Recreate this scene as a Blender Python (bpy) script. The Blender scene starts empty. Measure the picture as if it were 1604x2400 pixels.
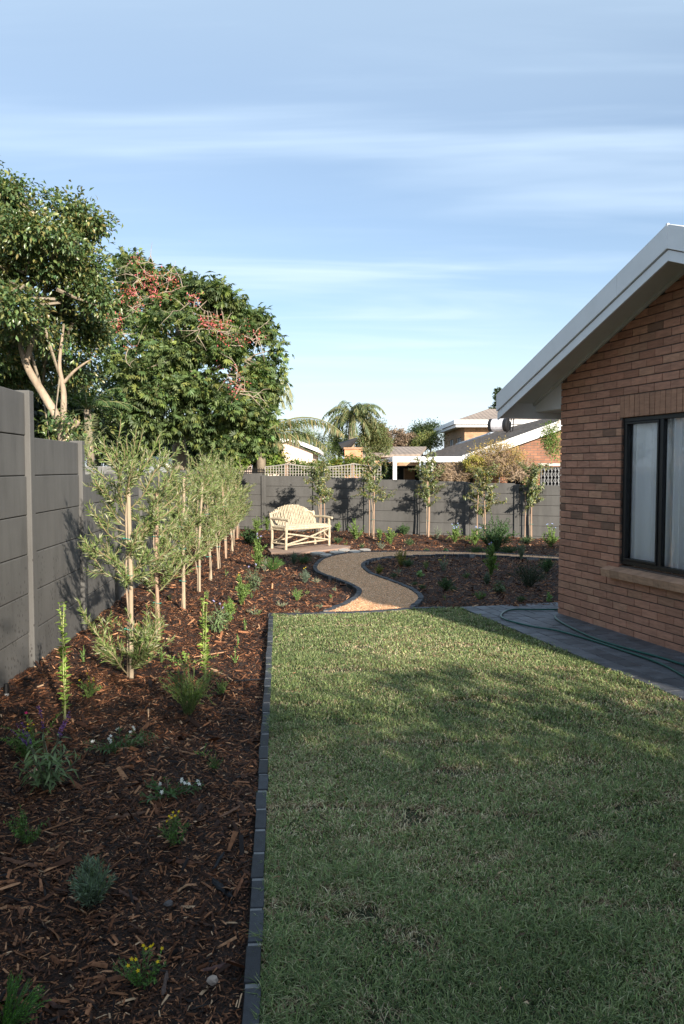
import bpy, math, random
import numpy as np
from mathutils import Vector
R = math.radians
PITCH = math.atan(102 / 1867.0)
EYE = 1.7
sc = bpy.context.scene
col = sc.collection
# ------------------------------------------------------------- camera
cam = bpy.data.cameras.new('camera'); co = bpy.data.objects.new('camera', cam); col.objects.link(co)
cam.sensor_fit = 'VERTICAL'; cam.sensor_height = 36; cam.lens = 28; cam.clip_end = 2000; cam.clip_start = .05
co.location = (0, 0, EYE); co.rotation_euler = (R(90) - PITCH, 0, 0); sc.camera = co
# ------------------------------------------------------------- sky and sun
SUN_EL, SUN_AZ = R(20.5), R(26.5)     # the sun stands behind and to the right of the camera
w = bpy.data.worlds.new('World'); sc.world = w; w.use_nodes = True
nt = w.node_tree; N = nt.nodes; L = nt.links
for n in list(N): N.remove(n)
def nd(tree, typ, **kw):
    n = tree.nodes.new(typ)
    for k, v in kw.items():
        if k[0] == '_': n.inputs[int(k[1:])].default_value = v
        else: setattr(n, k, v)
    return n
sky = nd(nt, 'ShaderNodeTexSky', sky_type='NISHITA', sun_disc=False)
sky.sun_elevation = SUN_EL; sky.sun_rotation = R(180) - SUN_AZ
sky.altitude = 50; sky.air_density = 1.0; sky.dust_density = 0.7; sky.ozone_density = 1.6
tc = nd(nt, 'ShaderNodeTexCoord'); sep = nd(nt, 'ShaderNodeSeparateXYZ'); L.new(tc.outputs['Generated'], sep.inputs[0])
zz = nd(nt, 'ShaderNodeMath', operation='MAXIMUM'); zz.inputs[1].default_value = .02; L.new(sep.outputs[2], zz.inputs[0])
zz2 = nd(nt, 'ShaderNodeMath', operation='ADD'); zz2.inputs[1].default_value = .12; L.new(zz.outputs[0], zz2.inputs[0])
dx = nd(nt, 'ShaderNodeMath', operation='DIVIDE'); L.new(sep.outputs[0], dx.inputs[0]); L.new(zz2.outputs[0], dx.inputs[1])
dy = nd(nt, 'ShaderNodeMath', operation='DIVIDE'); L.new(sep.outputs[1], dy.inputs[0]); L.new(zz2.outputs[0], dy.inputs[1])
cb = nd(nt, 'ShaderNodeCombineXYZ'); L.new(dx.outputs[0], cb.inputs[0]); L.new(dy.outputs[0], cb.inputs[1])
def cloud(scale, loc, rot, a, b, detail=6, rough=.55, dist=.6):
    mp = nd(nt, 'ShaderNodeMapping'); mp.inputs['Scale'].default_value = scale; mp.inputs['Location'].default_value = loc
    mp.inputs['Rotation'].default_value = (0, 0, rot); L.new(cb.outputs[0], mp.inputs[0])
    no = nd(nt, 'ShaderNodeTexNoise'); no.inputs['Scale'].default_value = 1; no.inputs['Detail'].default_value = detail
    no.inputs['Roughness'].default_value = rough; no.inputs['Distortion'].default_value = dist; L.new(mp.outputs[0], no.inputs[0])
    mr = nd(nt, 'ShaderNodeMapRange', interpolation_type='SMOOTHSTEP'); mr.inputs[1].default_value = a; mr.inputs[2].default_value = b
    L.new(no.outputs[0], mr.inputs[0]); return mr.outputs[0]
def mth(op, a, b):
    m = nd(nt, 'ShaderNodeMath', operation=op)
    for i, x in enumerate((a, b)):
        if isinstance(x, (int, float)): m.inputs[i].default_value = x
        else: L.new(x, m.inputs[i])
    return m.outputs[0]
c1 = cloud((.5, 2.4, 1), (3.1, 7.7, 0), R(5), .46, .86, 4, .5)
c2 = cloud((1.1, 6.0, 1), (11.0, 2.0, 0), R(2), .46, .95, 6, .55, .3)
c3 = cloud((.4, 1.1, 1), (5.0, 1.3, 0), 0, .3, .8, 2, .5, 0)
veil = nd(nt, 'ShaderNodeMapRange', interpolation_type='SMOOTHSTEP')   # thin high veil, thicker overhead
veil.inputs[1].default_value = .22; veil.inputs[2].default_value = .6; veil.inputs[3].default_value = .14; veil.inputs[4].default_value = .42
L.new(sep.outputs[2], veil.inputs[0])
hz = nd(nt, 'ShaderNodeMapRange', interpolation_type='SMOOTHSTEP'); hz.inputs[1].default_value = .0; hz.inputs[2].default_value = .2; hz.inputs[3].default_value = .45; hz.inputs[4].default_value = 0; L.new(sep.outputs[2], hz.inputs[0])
cl = mth('ADD', mth('MULTIPLY', c1, .6), mth('MULTIPLY', c2, .12)); cl = mth('ADD', cl, hz.outputs[0])
cl = mth('ADD', cl, mth('MULTIPLY', c3, .14)); cl = mth('ADD', cl, veil.outputs[0])
clm = nd(nt, 'ShaderNodeMath', operation='MINIMUM'); clm.inputs[1].default_value = .92; L.new(cl, clm.inputs[0])
vr = nd(nt, 'ShaderNodeMapRange'); vr.inputs[1].default_value = .0; vr.inputs[2].default_value = .5; L.new(sep.outputs[2], vr.inputs[0])
vc = nd(nt, 'ShaderNodeMix', data_type='RGBA'); L.new(vr.outputs[0], vc.inputs[0]); vc.inputs[6].default_value = (5.9, 6.9, 8.3, 1); vc.inputs[7].default_value = (5.0, 6.3, 7.5, 1)
ti = nd(nt, 'ShaderNodeMix', data_type='RGBA', blend_type='MULTIPLY'); ti.inputs[0].default_value = 1; L.new(sky.outputs[0], ti.inputs[6]); ti.inputs[7].default_value = (.98, 1.0, 1.04, 1)
mix = nd(nt, 'ShaderNodeMix', data_type='RGBA'); L.new(clm.outputs[0], mix.inputs[0]); L.new(ti.outputs[2], mix.inputs[6]); L.new(vc.outputs[2], mix.inputs[7])
bg = nd(nt, 'ShaderNodeBackground'); bg.inputs[1].default_value = .078; L.new(mix.outputs[2], bg.inputs[0])
wo = nd(nt, 'ShaderNodeOutputWorld'); L.new(bg.outputs[0], wo.inputs[0])
sd = bpy.data.lights.new('sun', 'SUN'); sd.energy = 5.0; sd.angle = R(.55); sd.color = (1, .89, .75)
so = bpy.data.objects.new('sun', sd); col.objects.link(so)
TOSUN = Vector((math.sin(SUN_AZ) * math.cos(SUN_EL), -math.cos(SUN_AZ) * math.cos(SUN_EL), math.sin(SUN_EL)))
so.rotation_euler = TOSUN.to_track_quat('Z', 'Y').to_euler(); so.location = (20, -30, 20)
sc.view_settings.view_transform = 'Standard'; sc.view_settings.look = 'None'; sc.view_settings.exposure = 1.1; sc.view_settings.gamma = 1
sc.cycles.max_bounces = 6; sc.cycles.transparent_max_bounces = 8; sc.cycles.diffuse_bounces = 3
# ------------------------------------------------------------- photo point -> world point
def ray(px, py):
    x = (px - 802) / 1867; y = (1200 - py) / 1867; s, c = math.sin(PITCH), math.cos(PITCH)
    return np.array([x, c + y * s, -s + y * c])
def G(px, py, z=0.0):
    d = ray(px, py); k = (z - EYE) / d[2]; return np.array([d[0] * k, d[1] * k, z])
def P(px, py, Y):
    d = ray(px, py); k = Y / d[1]; return np.array([d[0] * k, Y, EYE + d[2] * k])
def inplane(px, py, p0, n):
    d = ray(px, py); o = np.array([0, 0, EYE]); k = np.dot(np.array(p0) - o, n) / np.dot(d, n); return o + d * k
# ------------------------------------------------------------- helpers
def tag(o, label=None, cat=None, group=None, kind=None):
    if label: o['label'] = label
    if cat: o['category'] = cat
    if group: o['group'] = group
    if kind: o['kind'] = kind
    return o
def empty(name, loc=(0, 0, 0), label=None, cat=None, group=None):
    o = bpy.data.objects.new(name, None); o.location = tuple(float(a) for a in loc); o.empty_display_size = .1
    col.objects.link(o); return tag(o, label, cat, group)
def copy_tree(o, parent=None):
    c = o.copy(); col.objects.link(c); c.parent = parent
    for ch in o.children: copy_tree(ch, c)
    return c
def link(me, name, mat, parent=None, world=True, smooth=False):
    o = bpy.data.objects.new(name, me); col.objects.link(o)
    if mat: me.materials.append(mat)
    if parent:
        o.parent = parent
        if world:
            p = parent.location; q = parent.parent
            off = Vector(p)
            if q: off = off + Vector(q.location)
            o.location = -off
    if smooth: me.polygons.foreach_set('use_smooth', [True] * len(me.polygons))
    return o
def npobj(name, V, F, C, mat, parent=None, world=True, smooth=False):
    V = np.asarray(V, dtype=np.float32); F = np.asarray(F, dtype=np.int32); k = F.shape[1]
    if parent is not None and world:
        V = V - np.array(parent.location, dtype=np.float32)
    me = bpy.data.meshes.new(name); me.vertices.add(len(V)); me.vertices.foreach_set('co', V.ravel())
    me.loops.add(F.size); me.loops.foreach_set('vertex_index', F.ravel())
    me.polygons.add(len(F)); me.polygons.foreach_set('loop_start', np.arange(0, F.size, k, dtype=np.int32))
    me.polygons.foreach_set('loop_total', np.full(len(F), k, dtype=np.int32))
    me.update(calc_edges=True)
    if C is not None:
        a = me.color_attributes.new('Col', 'FLOAT_COLOR', 'POINT')
        C4 = np.ones((len(V), 4), dtype=np.float32); C4[:, :3] = C; a.data.foreach_set('color', C4.ravel())
    return link(me, name, mat, parent, False, smooth)
class MB:
    def __init__(s): s.v = []; s.f = []; s.c = []
    def add(s, vs, fs, c=(1, 1, 1)):
        b = len(s.v); s.v += [tuple(float(q) for q in p) for p in vs]; s.f += [tuple(i + b for i in f) for f in fs]; s.c += [c] * len(vs)
    def hexa(s, p, c=(1, 1, 1)):       # 8 corners: bottom 4 ccw, top 4 ccw
        s.add(p, [(3, 2, 1, 0), (4, 5, 6, 7), (0, 1, 5, 4), (1, 2, 6, 5), (2, 3, 7, 6), (3, 0, 4, 7)], c)
    def box(s, x0, x1, y0, y1, z0, z1, c=(1, 1, 1)):
        s.hexa([(x0, y0, z0), (x1, y0, z0), (x1, y1, z0), (x0, y1, z0), (x0, y0, z1), (x1, y0, z1), (x1, y1, z1), (x0, y1, z1)], c)
    def prism(s, poly, d, c=(1, 1, 1)):   # polygon (3-D points) pushed along d
        n = len(poly); q = [np.array(p, float) for p in poly]; r = [p + np.array(d, float) for p in q]
        s.add(q + r, [tuple(range(n))[::-1], tuple(range(n, 2 * n))] + [(i, (i + 1) % n, n + (i + 1) % n, n + i) for i in range(n)], c)
    def tube(s, pts, rad, n=8, c=(1, 1, 1), cap=True):
        pts = [np.array(p, float) for p in pts]; m = len(pts)
        if not hasattr(rad, '__len__'): rad = [rad] * m
        vs = []; u = None
        for i in range(m):
            t = pts[min(i + 1, m - 1)] - pts[max(i - 1, 0)]; t = t / (np.linalg.norm(t) + 1e-9)
            if u is None:
                a = np.array([0, 0, 1.]) if abs(t[2]) < .9 else np.array([1., 0, 0]); u = np.cross(t, a)
            u = u - t * np.dot(u, t); u /= (np.linalg.norm(u) + 1e-9); v = np.cross(t, u)
            for k in range(n):
                an = 2 * math.pi * k / n; vs.append(pts[i] + rad[i] * (math.cos(an) * u + math.sin(an) * v))
        fs = [(i * n + k, i * n + (k + 1) % n, (i + 1) * n + (k + 1) % n, (i + 1) * n + k) for i in range(m - 1) for k in range(n)]
        if cap: fs += [tuple(range(n))[::-1], tuple(range((m - 1) * n, m * n))]
        s.add(vs, fs, c)
    def build(s, name, mat, parent=None, world=True, smooth=False, bevel=0):
        me = bpy.data.meshes.new(name); off = np.zeros(3)
        if parent is not None and world:
            q = parent
            while q is not None: off = off + np.array(q.location); q = q.parent
        V = [tuple(np.array(p) - off) for p in s.v]
        me.from_pydata(V, [], s.f); me.update()
        a = me.color_attributes.new('Col', 'FLOAT_COLOR', 'POINT')
        C4 = np.ones((len(V), 4), dtype=np.float32); C4[:, :3] = np.array(s.c).reshape(-1, 3); a.data.foreach_set('color', C4.ravel())
        o = link(me, name, mat, parent, False, smooth)
        if bevel:
            b = o.modifiers.new('bevel', 'BEVEL'); b.width = bevel; b.segments = 2; b.limit_method = 'ANGLE'; b.angle_limit = R(40)
        return o
def spline(pts, n=8):
    pts = [np.array(p, float) for p in pts]; out = []
    q = [2 * pts[0] - pts[1]] + pts + [2 * pts[-1] - pts[-2]]
    for i in range(1, len(q) - 2):
        a, b, c, d = q[i - 1:i + 3]
        for k in range(n):
            t = k / n; out.append(.5 * (2 * b + (c - a) * t + (2 * a - 5 * b + 4 * c - d) * t * t + (3 * b - a - 3 * c + d) * t ** 3))
    out.append(pts[-1]); return out
def resample(pts, step):
    pts = np.array(pts); d = np.r_[0, np.cumsum(np.linalg.norm(np.diff(pts, axis=0), axis=1))]
    s = np.arange(0, d[-1], step); return np.stack([np.interp(s, d, pts[:, i]) for i in range(pts.shape[1])], 1)
def inpoly(X, Y, poly):
    r = np.zeros(len(X), bool); n = len(poly)
    for i in range(n):
        x0, y0 = poly[i][:2]; x1, y1 = poly[(i + 1) % n][:2]
        if y0 == y1: continue
        c = ((y0 > Y) != (y1 > Y)) & (X < (x1 - x0) * (Y - y0) / (y1 - y0) + x0); r ^= c
    return r
rng0 = np.random.default_rng(5)
_w = [(rng0.uniform(-1, 1, 2), rng0.uniform(0, 6.3)) for _ in range(24)]
def nz(X, Y, s=1.0, k0=0, k=12):      # cheap smooth noise about -1..1
    a = 0
    for (d, p) in _w[k0:k0 + k]: a = a + np.sin(6.3 * s * (d[0] * X + d[1] * Y) + p)
    return a / (k ** .5)
# ------------------------------------------------------------- materials
def newmat(name):
    m = bpy.data.materials.new(name); m.use_nodes = True; t = m.node_tree
    return m, t, t.nodes['Principled BSDF'], t.nodes['Material Output']
def noise(t, scale, detail=4, rough=.6, src=None, vec=None):
    n = t.nodes.new('ShaderNodeTexNoise'); n.inputs['Scale'].default_value = scale; n.inputs['Detail'].default_value = detail; n.inputs['Roughness'].default_value = rough
    if src is None: src = t.nodes.new('ShaderNodeTexCoord').outputs['Object']
    if vec:
        mp = t.nodes.new('ShaderNodeMapping'); mp.inputs['Scale'].default_value = vec; t.links.new(src, mp.inputs[0]); src = mp.outputs[0]
    t.links.new(src, n.inputs[0]); return n.outputs[0]
def ramp(t, fac, stops):
    r = t.nodes.new('ShaderNodeValToRGB'); t.links.new(fac, r.inputs[0]); e = r.color_ramp.elements
    while len(e) < len(stops): e.new(.5)
    for i, (p, c) in enumerate(stops):
        e[i].position = p; e[i].color = (c, c, c, 1) if isinstance(c, (int, float)) else (*c, 1)
    return r.outputs[0]
def mixc(t, fac, a, b, mode='MIX'):
    m = t.nodes.new('ShaderNodeMix'); m.data_type = 'RGBA'; m.blend_type = mode
    for i, x in ((0, fac), (6, a), (7, b)):
        if isinstance(x, (int, float)): m.inputs[i].default_value = x
        elif isinstance(x, tuple): m.inputs[i].default_value = (*x, 1)
        else: t.links.new(x, m.inputs[i])
    return m.outputs[2]
def bump(t, bs, h, strength=.5, dist=.01, prev=None):
    b = t.nodes.new('ShaderNodeBump'); b.inputs['Strength'].default_value = strength; b.inputs['Distance'].default_value = dist
    t.links.new(h, b.inputs['Height'])
    if prev: t.links.new(prev, b.inputs['Normal'])
    t.links.new(b.outputs[0], bs.inputs['Normal']); return b.outputs[0]
def mat(name, c, rough=.7, var=.25, scale=6, bs=0, bscale=60, metal=0, dist=.004, vec=None):
    m, t, b, o = newmat(name)
    n = noise(t, scale, 5, .65, vec=vec); f = ramp(t, n, [(.3, 1 - var), (.7, 1 + var)])
    t.links.new(mixc(t, 1.0, c, f, 'MULTIPLY'), b.inputs['Base Color'])
    b.inputs['Roughness'].default_value = rough; b.inputs['Metallic'].default_value = metal
    if bs: bump(t, b, noise(t, bscale, 6, .7, vec=vec), bs, dist)
    return m
def matcol(name, rough=.6, var=.15, scale=30, bs=0, bscale=80, trans=0, dist=.003, spec=.5, vec=None):
    m, t, b, o = newmat(name)
    a = t.nodes.new('ShaderNodeVertexColor'); a.layer_name = 'Col'
    c = a.outputs[0]
    if var:
        c = mixc(t, 1.0, c, ramp(t, noise(t, scale, 4, .6, vec=vec), [(.3, 1 - var), (.7, 1 + var)]), 'MULTIPLY')
    t.links.new(c, b.inputs['Base Color']); b.inputs['Roughness'].default_value = rough
    b.inputs['Specular IOR Level'].default_value = spec
    if bs: bump(t, b, noise(t, bscale, 5, .7, vec=vec), bs, dist)
    if trans:
        tr = t.nodes.new('ShaderNodeBsdfTranslucent'); mc = mixc(t, 1.0, c, (1.1, 1.35, .5), 'MULTIPLY'); t.links.new(mc, tr.inputs[0])
        ms = t.nodes.new('ShaderNodeMixShader'); ms.inputs[0].default_value = trans
        t.links.new(b.outputs[0], ms.inputs[1]); t.links.new(tr.outputs[0], ms.inputs[2]); t.links.new(ms.outputs[0], o.inputs[0])
    return m
M = {}
M['leaf'] = matcol('leaf', .5, .0, trans=.25, spec=.35)
M['gloss_leaf'] = matcol('gloss_leaf', .33, .0, trans=.2, spec=.5)
M['grass'] = matcol('grass', .6, 0, trans=.25, spec=.25)
M['petal'] = matcol('petal', .6, 0, trans=.3, spec=.2)
M['chip'] = matcol('chip', .7, .35, 60, trans=0, spec=.25)
M['stem'] = matcol('stem', .7, .2, 30)
M['bark'] = mat('bark', (.23, .19, .14), .85, .35, 5, .6, 25, dist=.02, vec=(1, 1, .35))
M['bark_pale'] = mat('bark_pale', (.30, .235, .17), .8, .4, 7, .8, 22, dist=.02, vec=(1, 1, .4))
M['stake'] = mat('stake', (.33, .265, .185), .8, .3, 9, .4, 50, dist=.003, vec=(1, 1, .15))
M['stake_red'] = mat('stake_red', (.34, .23, .16), .8, .3, 9, .4, 50, dist=.003, vec=(1, 1, .15))
M['log'] = mat('log', (.41, .35, .25), .75, .38, 22, .6, 70, dist=.004)
M['tie'] = mat('tie', (.02, .25, .2), .5, .1)
M['white'] = mat('white_paint', (.72, .72, .73), .5, .05, 3, .06, 12)
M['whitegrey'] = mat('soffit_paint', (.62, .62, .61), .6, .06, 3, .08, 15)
M['black'] = mat('black_metal', (.008, .008, .009), .5, .1)
M['concrete'] = mat('pale_concrete', (.42, .4, .36), .85, .2, 3, .3, 40)
M['cream'] = mat('cream_plaster', (.72, .55, .44), .85, .06, 2, .15, 60)
M['rubber'] = mat('hose_green', (.005, .075, .06), .35, .1)
M['dark'] = mat('dark_inside', (.02, .018, .016), .9, .2)  # near-black colour standing in for shade indoors
M['metal'] = mat('silver_metal', (.55, .56, .58), .4, .1, metal=.6)
# ============================================================= GROUND
def quad_sheet(name, x0, x1, y0, y1, z, m):
    b = MB(); b.add([(x0, y0, z), (x1, y0, z), (x1, y1, z), (x0, y1, z)], [(0, 1, 2, 3)]); o = b.build(name, m); tag(o, kind='structure'); return o
mg, t, b, o_ = newmat('earth')
t.links.new(ramp(t, noise(t, .4, 6), [(.35, (.05, .06, .025)), (.65, (.10, .085, .045))]), b.inputs['Base Color']); b.inputs['Roughness'].default_value = .95
quad_sheet('ground', -300, 300, -60, 600, -.14, mg)
def wallX(Y): return -2.74 - .065 * (Y - 8.35)           # line of the left boundary wall
BW0, BW1 = np.array([-2.07, 21.2]), np.array([5.06, 18.5])  # line of the back wall
def wallY(X): return BW0[1] + (X - BW0[0]) * (BW1[1] - BW0[1]) / (BW1[0] - BW0[0])
# curves traced on the ground
path_left = [(754,1436),(780,1427),(810,1415),(832,1402),(842,1390),(840,1382),(828,1374),(804,1363),(777,1354),(753,1345),(741,1337),(739,1328),(747,1318),(759,1309),(786,1301),(812,1297),(843,1294.5),(876,1293.5),(915,1293),(960,1292),(1003,1292.5),(1064,1293),(1125,1295),(1170,1297),(1217,1300),(1303,1305),(1380,1310)]
path_right = [(1380,1317),(1303,1311.6),(1217,1307),(1156,1303),(1095,1301),(1034,1301),(972,1303),(917,1306),(881,1310),(859,1317),(851,1326),(858,1336),(874,1346),(905,1357),(942,1371),(970,1384),(986,1397),(985,1407),(975,1417),(961,1426)]
PL = spline([G(*p)[:2] for p in path_left], 5); PR = spline([G(*p)[:2] for p in path_right], 5)
path_poly = [tuple(p) for p in PL] + [tuple(p) for p in PR]
CURB = [G(631, 1441)[:2], G(568, 2400)[:2]]               # left face of the lawn edging
cd = (CURB[0] - CURB[1]) / np.linalg.norm(CURB[0] - CURB[1]); cn = np.array([cd[1], -cd[0]])
CW = .052
c_near = CURB[1] - cd * 5
PE0, PE1 = G(1079, 1425)[:2], G(1604, 1642)[:2]; pd = (PE1 - PE0) / np.linalg.norm(PE1 - PE0)
lawn_poly = [tuple(CURB[0] + cn * CW)] + [tuple(G(*p)[:2]) for p in [(705,1443),(760,1439),(850,1437.5),(963,1428),(1040,1425.5),(1079,1425)]] + [tuple(PE0 + pd * 12), tuple(c_near + cn * CW)]
def sheet(name, poly, z, m):
    b = MB(); b.add([(p[0], p[1], z) for p in poly], [tuple(range(len(poly)))]); o = b.build(name, m); tag(o, kind='structure'); return o
# --- mulch bed: one bumpy sheet under everything planted
mm, t, b, o_ = newmat('mulch_base')
t.links.new(ramp(t, noise(t, 38, 8, .75, vec=(1, 1.6, 1)), [(.3, (.008, .005, .004)), (.5, (.030, .014, .008)), (.62, (.07, .03, .016)), (.75, (.14, .065, .034))]), b.inputs['Base Color'])
b.inputs['Roughness'].default_value = .85; bump(t, b, noise(t, 45, 8, .8), 1, .03)
def mulch_z(X, Y):
    X = np.asarray(X, float); Y = np.asarray(Y, float)
    z = -.03 + .022 * nz(X, Y, .35, 0) + .012 * nz(X, Y, 1.6, 6)
    d = (Y - wallY(X)); z = z + .10 * np.exp(-(d / .9) ** 2) + .05 * np.exp(-((X - wallX(Y)) / .5) ** 2)
    return z
gx = np.arange(-6, 9.01, .06); gy = np.arange(.5, 23.4, .06); XX, YY = np.meshgrid(gx, gy); ZZ = mulch_z(XX, YY)
flat = XX.ravel(), YY.ravel()
def near_poly(poly, grow):
    c = np.zeros(len(flat[0]), bool)
    for a in range(8): c |= inpoly(flat[0] + grow * math.cos(a * .785), flat[1] + grow * math.sin(a * .785), poly)
    return c
ZZ = ZZ.ravel()
msk = near_poly(path_poly, .12) | near_poly(lawn_poly, .14); ZZ = np.where(msk, np.minimum(ZZ, -.035), ZZ)
nX, nY = len(gx), len(gy); idx = np.arange(nX * nY).reshape(nY, nX)
F = np.stack([idx[:-1, :-1], idx[:-1, 1:], idx[1:, 1:], idx[1:, :-1]], -1).reshape(-1, 4)
tag(npobj('mulch_bed', np.stack([flat[0], flat[1], ZZ], 1), F, None, mm, smooth=True), kind='structure')
# --- lawn soil
ml, t, b, o_ = newmat('lawn_soil')
n1 = noise(t, 55, 8, .7); c1_ = ramp(t, n1, [(.3, (.02, .026, .01)), (.55, (.045, .06, .022)), (.75, (.10, .085, .04))])
t.links.new(c1_, b.inputs['Base Color']); b.inputs['Roughness'].default_value = .95; bump(t, b, noise(t, 90, 6, .8), 1, .02)
sheet('lawn', lawn_poly, -.004, ml)
# --- gravel path
mp_, t, b, o_ = newmat('gravel')
vo = t.nodes.new('ShaderNodeTexVoronoi'); vo.inputs['Scale'].default_value = 75; tcx = t.nodes.new('ShaderNodeTexCoord'); t.links.new(tcx.outputs['Object'], vo.inputs[0])
hs = t.nodes.new('ShaderNodeSeparateColor'); t.links.new(vo.outputs['Color'], hs.inputs[0])
cg = ramp(t, hs.outputs[0], [(0, (.28, .14, .065)), (.35, (.64, .34, .165)), (.7, (.84, .49, .265)), (1, (.9, .6, .37))])
cg = mixc(t, 1.0, cg, ramp(t, noise(t, 9, 5), [(.3, .75), (.7, 1.15)]), 'MULTIPLY')
t.links.new(cg, b.inputs['Base Color']); b.inputs['Roughness'].default_value = .85
bump(t, b, vo.outputs['Distance'], 1, .012)
sheet('gravel_path', path_poly, .0, mp_)
def gravel_stones():
    r = np.random.default_rng(3); n = 120000
    X = r.uniform(-.7, 5, n); Y = r.uniform(9.3, 16.6, n); k = inpoly(X, Y, path_poly); X, Y = X[k], Y[k]; n = len(X)
    s = r.uniform(.003, .009, n); a = r.uniform(0, 6.28, n)
    base = np.array([(1, 0, 0), (0, 1, 0), (-1, 0, 0), (0, -1, 0), (0, 0, .8)]) 
    V = np.zeros((n, 5, 3)); ca, sa = np.cos(a)[:, None], np.sin(a)[:, None]
    bb = base[None] * (1 + r.uniform(-.3, .3, (n, 5, 3)))
    V[..., 0] = X[:, None] + s[:, None] * 1.3 * (bb[..., 0] * ca - bb[..., 1] * sa); V[..., 1] = Y[:, None] + s[:, None] * (bb[..., 0] * sa + bb[..., 1] * ca); V[..., 2] = .001 + s[:, None] * bb[..., 2]
    f = np.array([(0, 1, 4), (1, 2, 4), (2, 3, 4), (3, 0, 4)]); F = (f[None] + 5 * np.arange(n)[:, None, None]).reshape(-1, 3)
    pal = np.array([(.8, .48, .27), (.64, .36, .19), (.88, .62, .41), (.42, .22, .12), (.75, .41, .21)]); C = pal[r.integers(0, 5, n)] * r.uniform(.75, 1.15, (n, 1))
    o = npobj('gravel_stones', V.reshape(-1, 3), F, np.repeat(C, 5, 0), M['chip']); tag(o, 'loose tan gravel stones covering the curving garden path', 'gravel', kind='stuff')
gravel_stones()
# --- edging of charcoal setts
M['sett'] = matcol('sett', .7, .3, 25, .5, 120, dist=.003); M['mortar'] = mat('mortar', (.2, .205, .21), .9, .25, 20, .4, 120)
def edging(pts, step, wdt, z0, z1, label, gap=.014, seed=1, closed=False):
    r = random.Random(seed); pts = resample(pts, step); root = empty('garden_edging', (pts[0][0], pts[0][1], 0), label, 'edging', 'charcoal sett edgings round the beds')
    b = MB(); m2 = MB()
    for i in range(len(pts) - 1):
        p, q = pts[i], pts[i + 1]; d = (q - p) / np.linalg.norm(q - p); nn = np.array([d[1], -d[0]]); j = r.uniform(-.004, .004)
        a0, a1 = p + d * gap * .5 + nn * j, q - d * gap * .5 + nn * (j + r.uniform(-.003, .003)); h = z1 + r.uniform(-.005, .004); c = .030 * r.uniform(.6, 1.6)
        w2 = wdt / 2
        q4 = [a0 - nn * w2, a0 + nn * w2, a1 + nn * w2, a1 - nn * w2]
        b.hexa([(x, y, z0) for x, y in q4] + [(x, y, h) for x, y in q4], (c * .92, c * 1.05, c * 1.28))
        q4 = [p - nn * (w2 - .003), p + nn * (w2 - .003), q + nn * (w2 - .003), q - nn * (w2 - .003)]
        m2.hexa([(x, y, z0) for x, y in q4] + [(x, y, z1 - .006) for x, y in q4])
    b.build('setts', M['sett'], root, bevel=.003); m2.build('mortar_bed', M['mortar'], root)
e0 = c_near + cn * CW / 2; e1 = CURB[0] + cn * CW / 2
edging([e0 + cd * .2, e1], .225, CW, -.12, .022, 'long straight charcoal edging between the lawn and the left mulch bed', .028, 1)
edging([e1 + cd * .045 - cn * CW / 2 + (0, 0)] + [G(*p)[:2] for p in [(705,1441),(754,1437.5),(850,1436),(960,1427.5),(1040,1424.5),(1079,1424)]], .2, .09, -.1, .012, 'short charcoal edging across the far end of the lawn', .01, 2)
edging([p for p in PL if p[1] > 9.42], .115, .068, -.1, .018, 'curved edging along the left and far side of the gravel path', .01, 3)
edging([p for p in PR if p[1] > 9.65], .115, .068, -.1, .018, 'curved edging around the round mulch bed', .01, 4)
# --- paving beside the house
b0, b1 = G(1308, 1439)[:2], G(1604, 1534)[:2]
C0 = b0; HD = (b1 - b0) / np.linalg.norm(b1 - b0); HN = np.array([HD[1], -HD[0]])  # HN points out of the wall, to the left
if HN[0] > 0: HN = -HN
def W3(t, z, o=0): return np.array([C0[0] + HD[0] * t + HN[0] * o, C0[1] + HD[1] * t + HN[1] * o, z])
n3 = np.array([HN[0], HN[1], 0.])
def tz(px, py, o=0):
    p = inplane(px, py, W3(0, 0, o), n3); return float(np.dot(p[:2] - C0, HD)), float(p[2])
def paving():
    r = random.Random(4); b = MB(); base = MB()
    pn = np.array([-pd[1], pd[0]]); pn = pn if pn[0] > 0 else -pn     # from the lawn towards the house
    far = G(1079, 1424)[1] + .02
    for row in range(16):
        o0 = row * .165; st = .165 if row < 16 else .2
        if row % 2: sh = .0
        else: sh = .11
        # far end where the row meets the bed
        p = PE0 + pn * (o0 + st / 2); tf = (p[1] - far) / -pd[1]    # along pd backwards
        s0 = -abs((far - p[1]) / pd[1]) if far > p[1] else 0
        s = s0 - 0.0; e = 12.0; first = True
        while s < e:
            ln = .22 if not first else .22 - sh; first = False
            a = p + pd * (s + .003) - pn * (st / 2 - .003); c_ = p + pd * (s + ln - .003) - pn * (st / 2 - .003)
            d_ = p + pd * (s + ln - .003) + pn * (st / 2 - .003); e_ = p + pd * (s + .003) + pn * (st / 2 - .003)
            k = .10 * r.uniform(.75, 1.3); z = .012 + r.uniform(-.002, .002); tl = r.uniform(-.0015, .0015)
            q4 = [a, c_, d_, e_]
            if all(np.dot(np.array(q) - C0, HN) > -.25 or q[1] > 9.35 for q in q4):
                b.hexa([(x, y, -.08) for x, y in q4] + [(q4[0][0], q4[0][1], z + tl), (q4[1][0], q4[1][1], z - tl), (q4[2][0], q4[2][1], z), (q4[3][0], q4[3][1], z)], (k * .93, k, k * 1.13))
            s += ln
    o = b.build('paving', M['paver'], None, bevel=.004); tag(o, kind='structure')
    p4 = [PE0, PE0 + pd * 12, PE0 + pd * 12 + pn * 3, G(1420, 1421)[:2]]
    sheet('paving_bed', [tuple(p) for p in p4], .0, M['pavebed'])
M['paver'] = matcol('paver', .62, .35, 7, .5, 40, dist=.004); M['pavebed'] = mat('paving_sand', (.035, .036, .038), .95, .3, 30)
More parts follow.
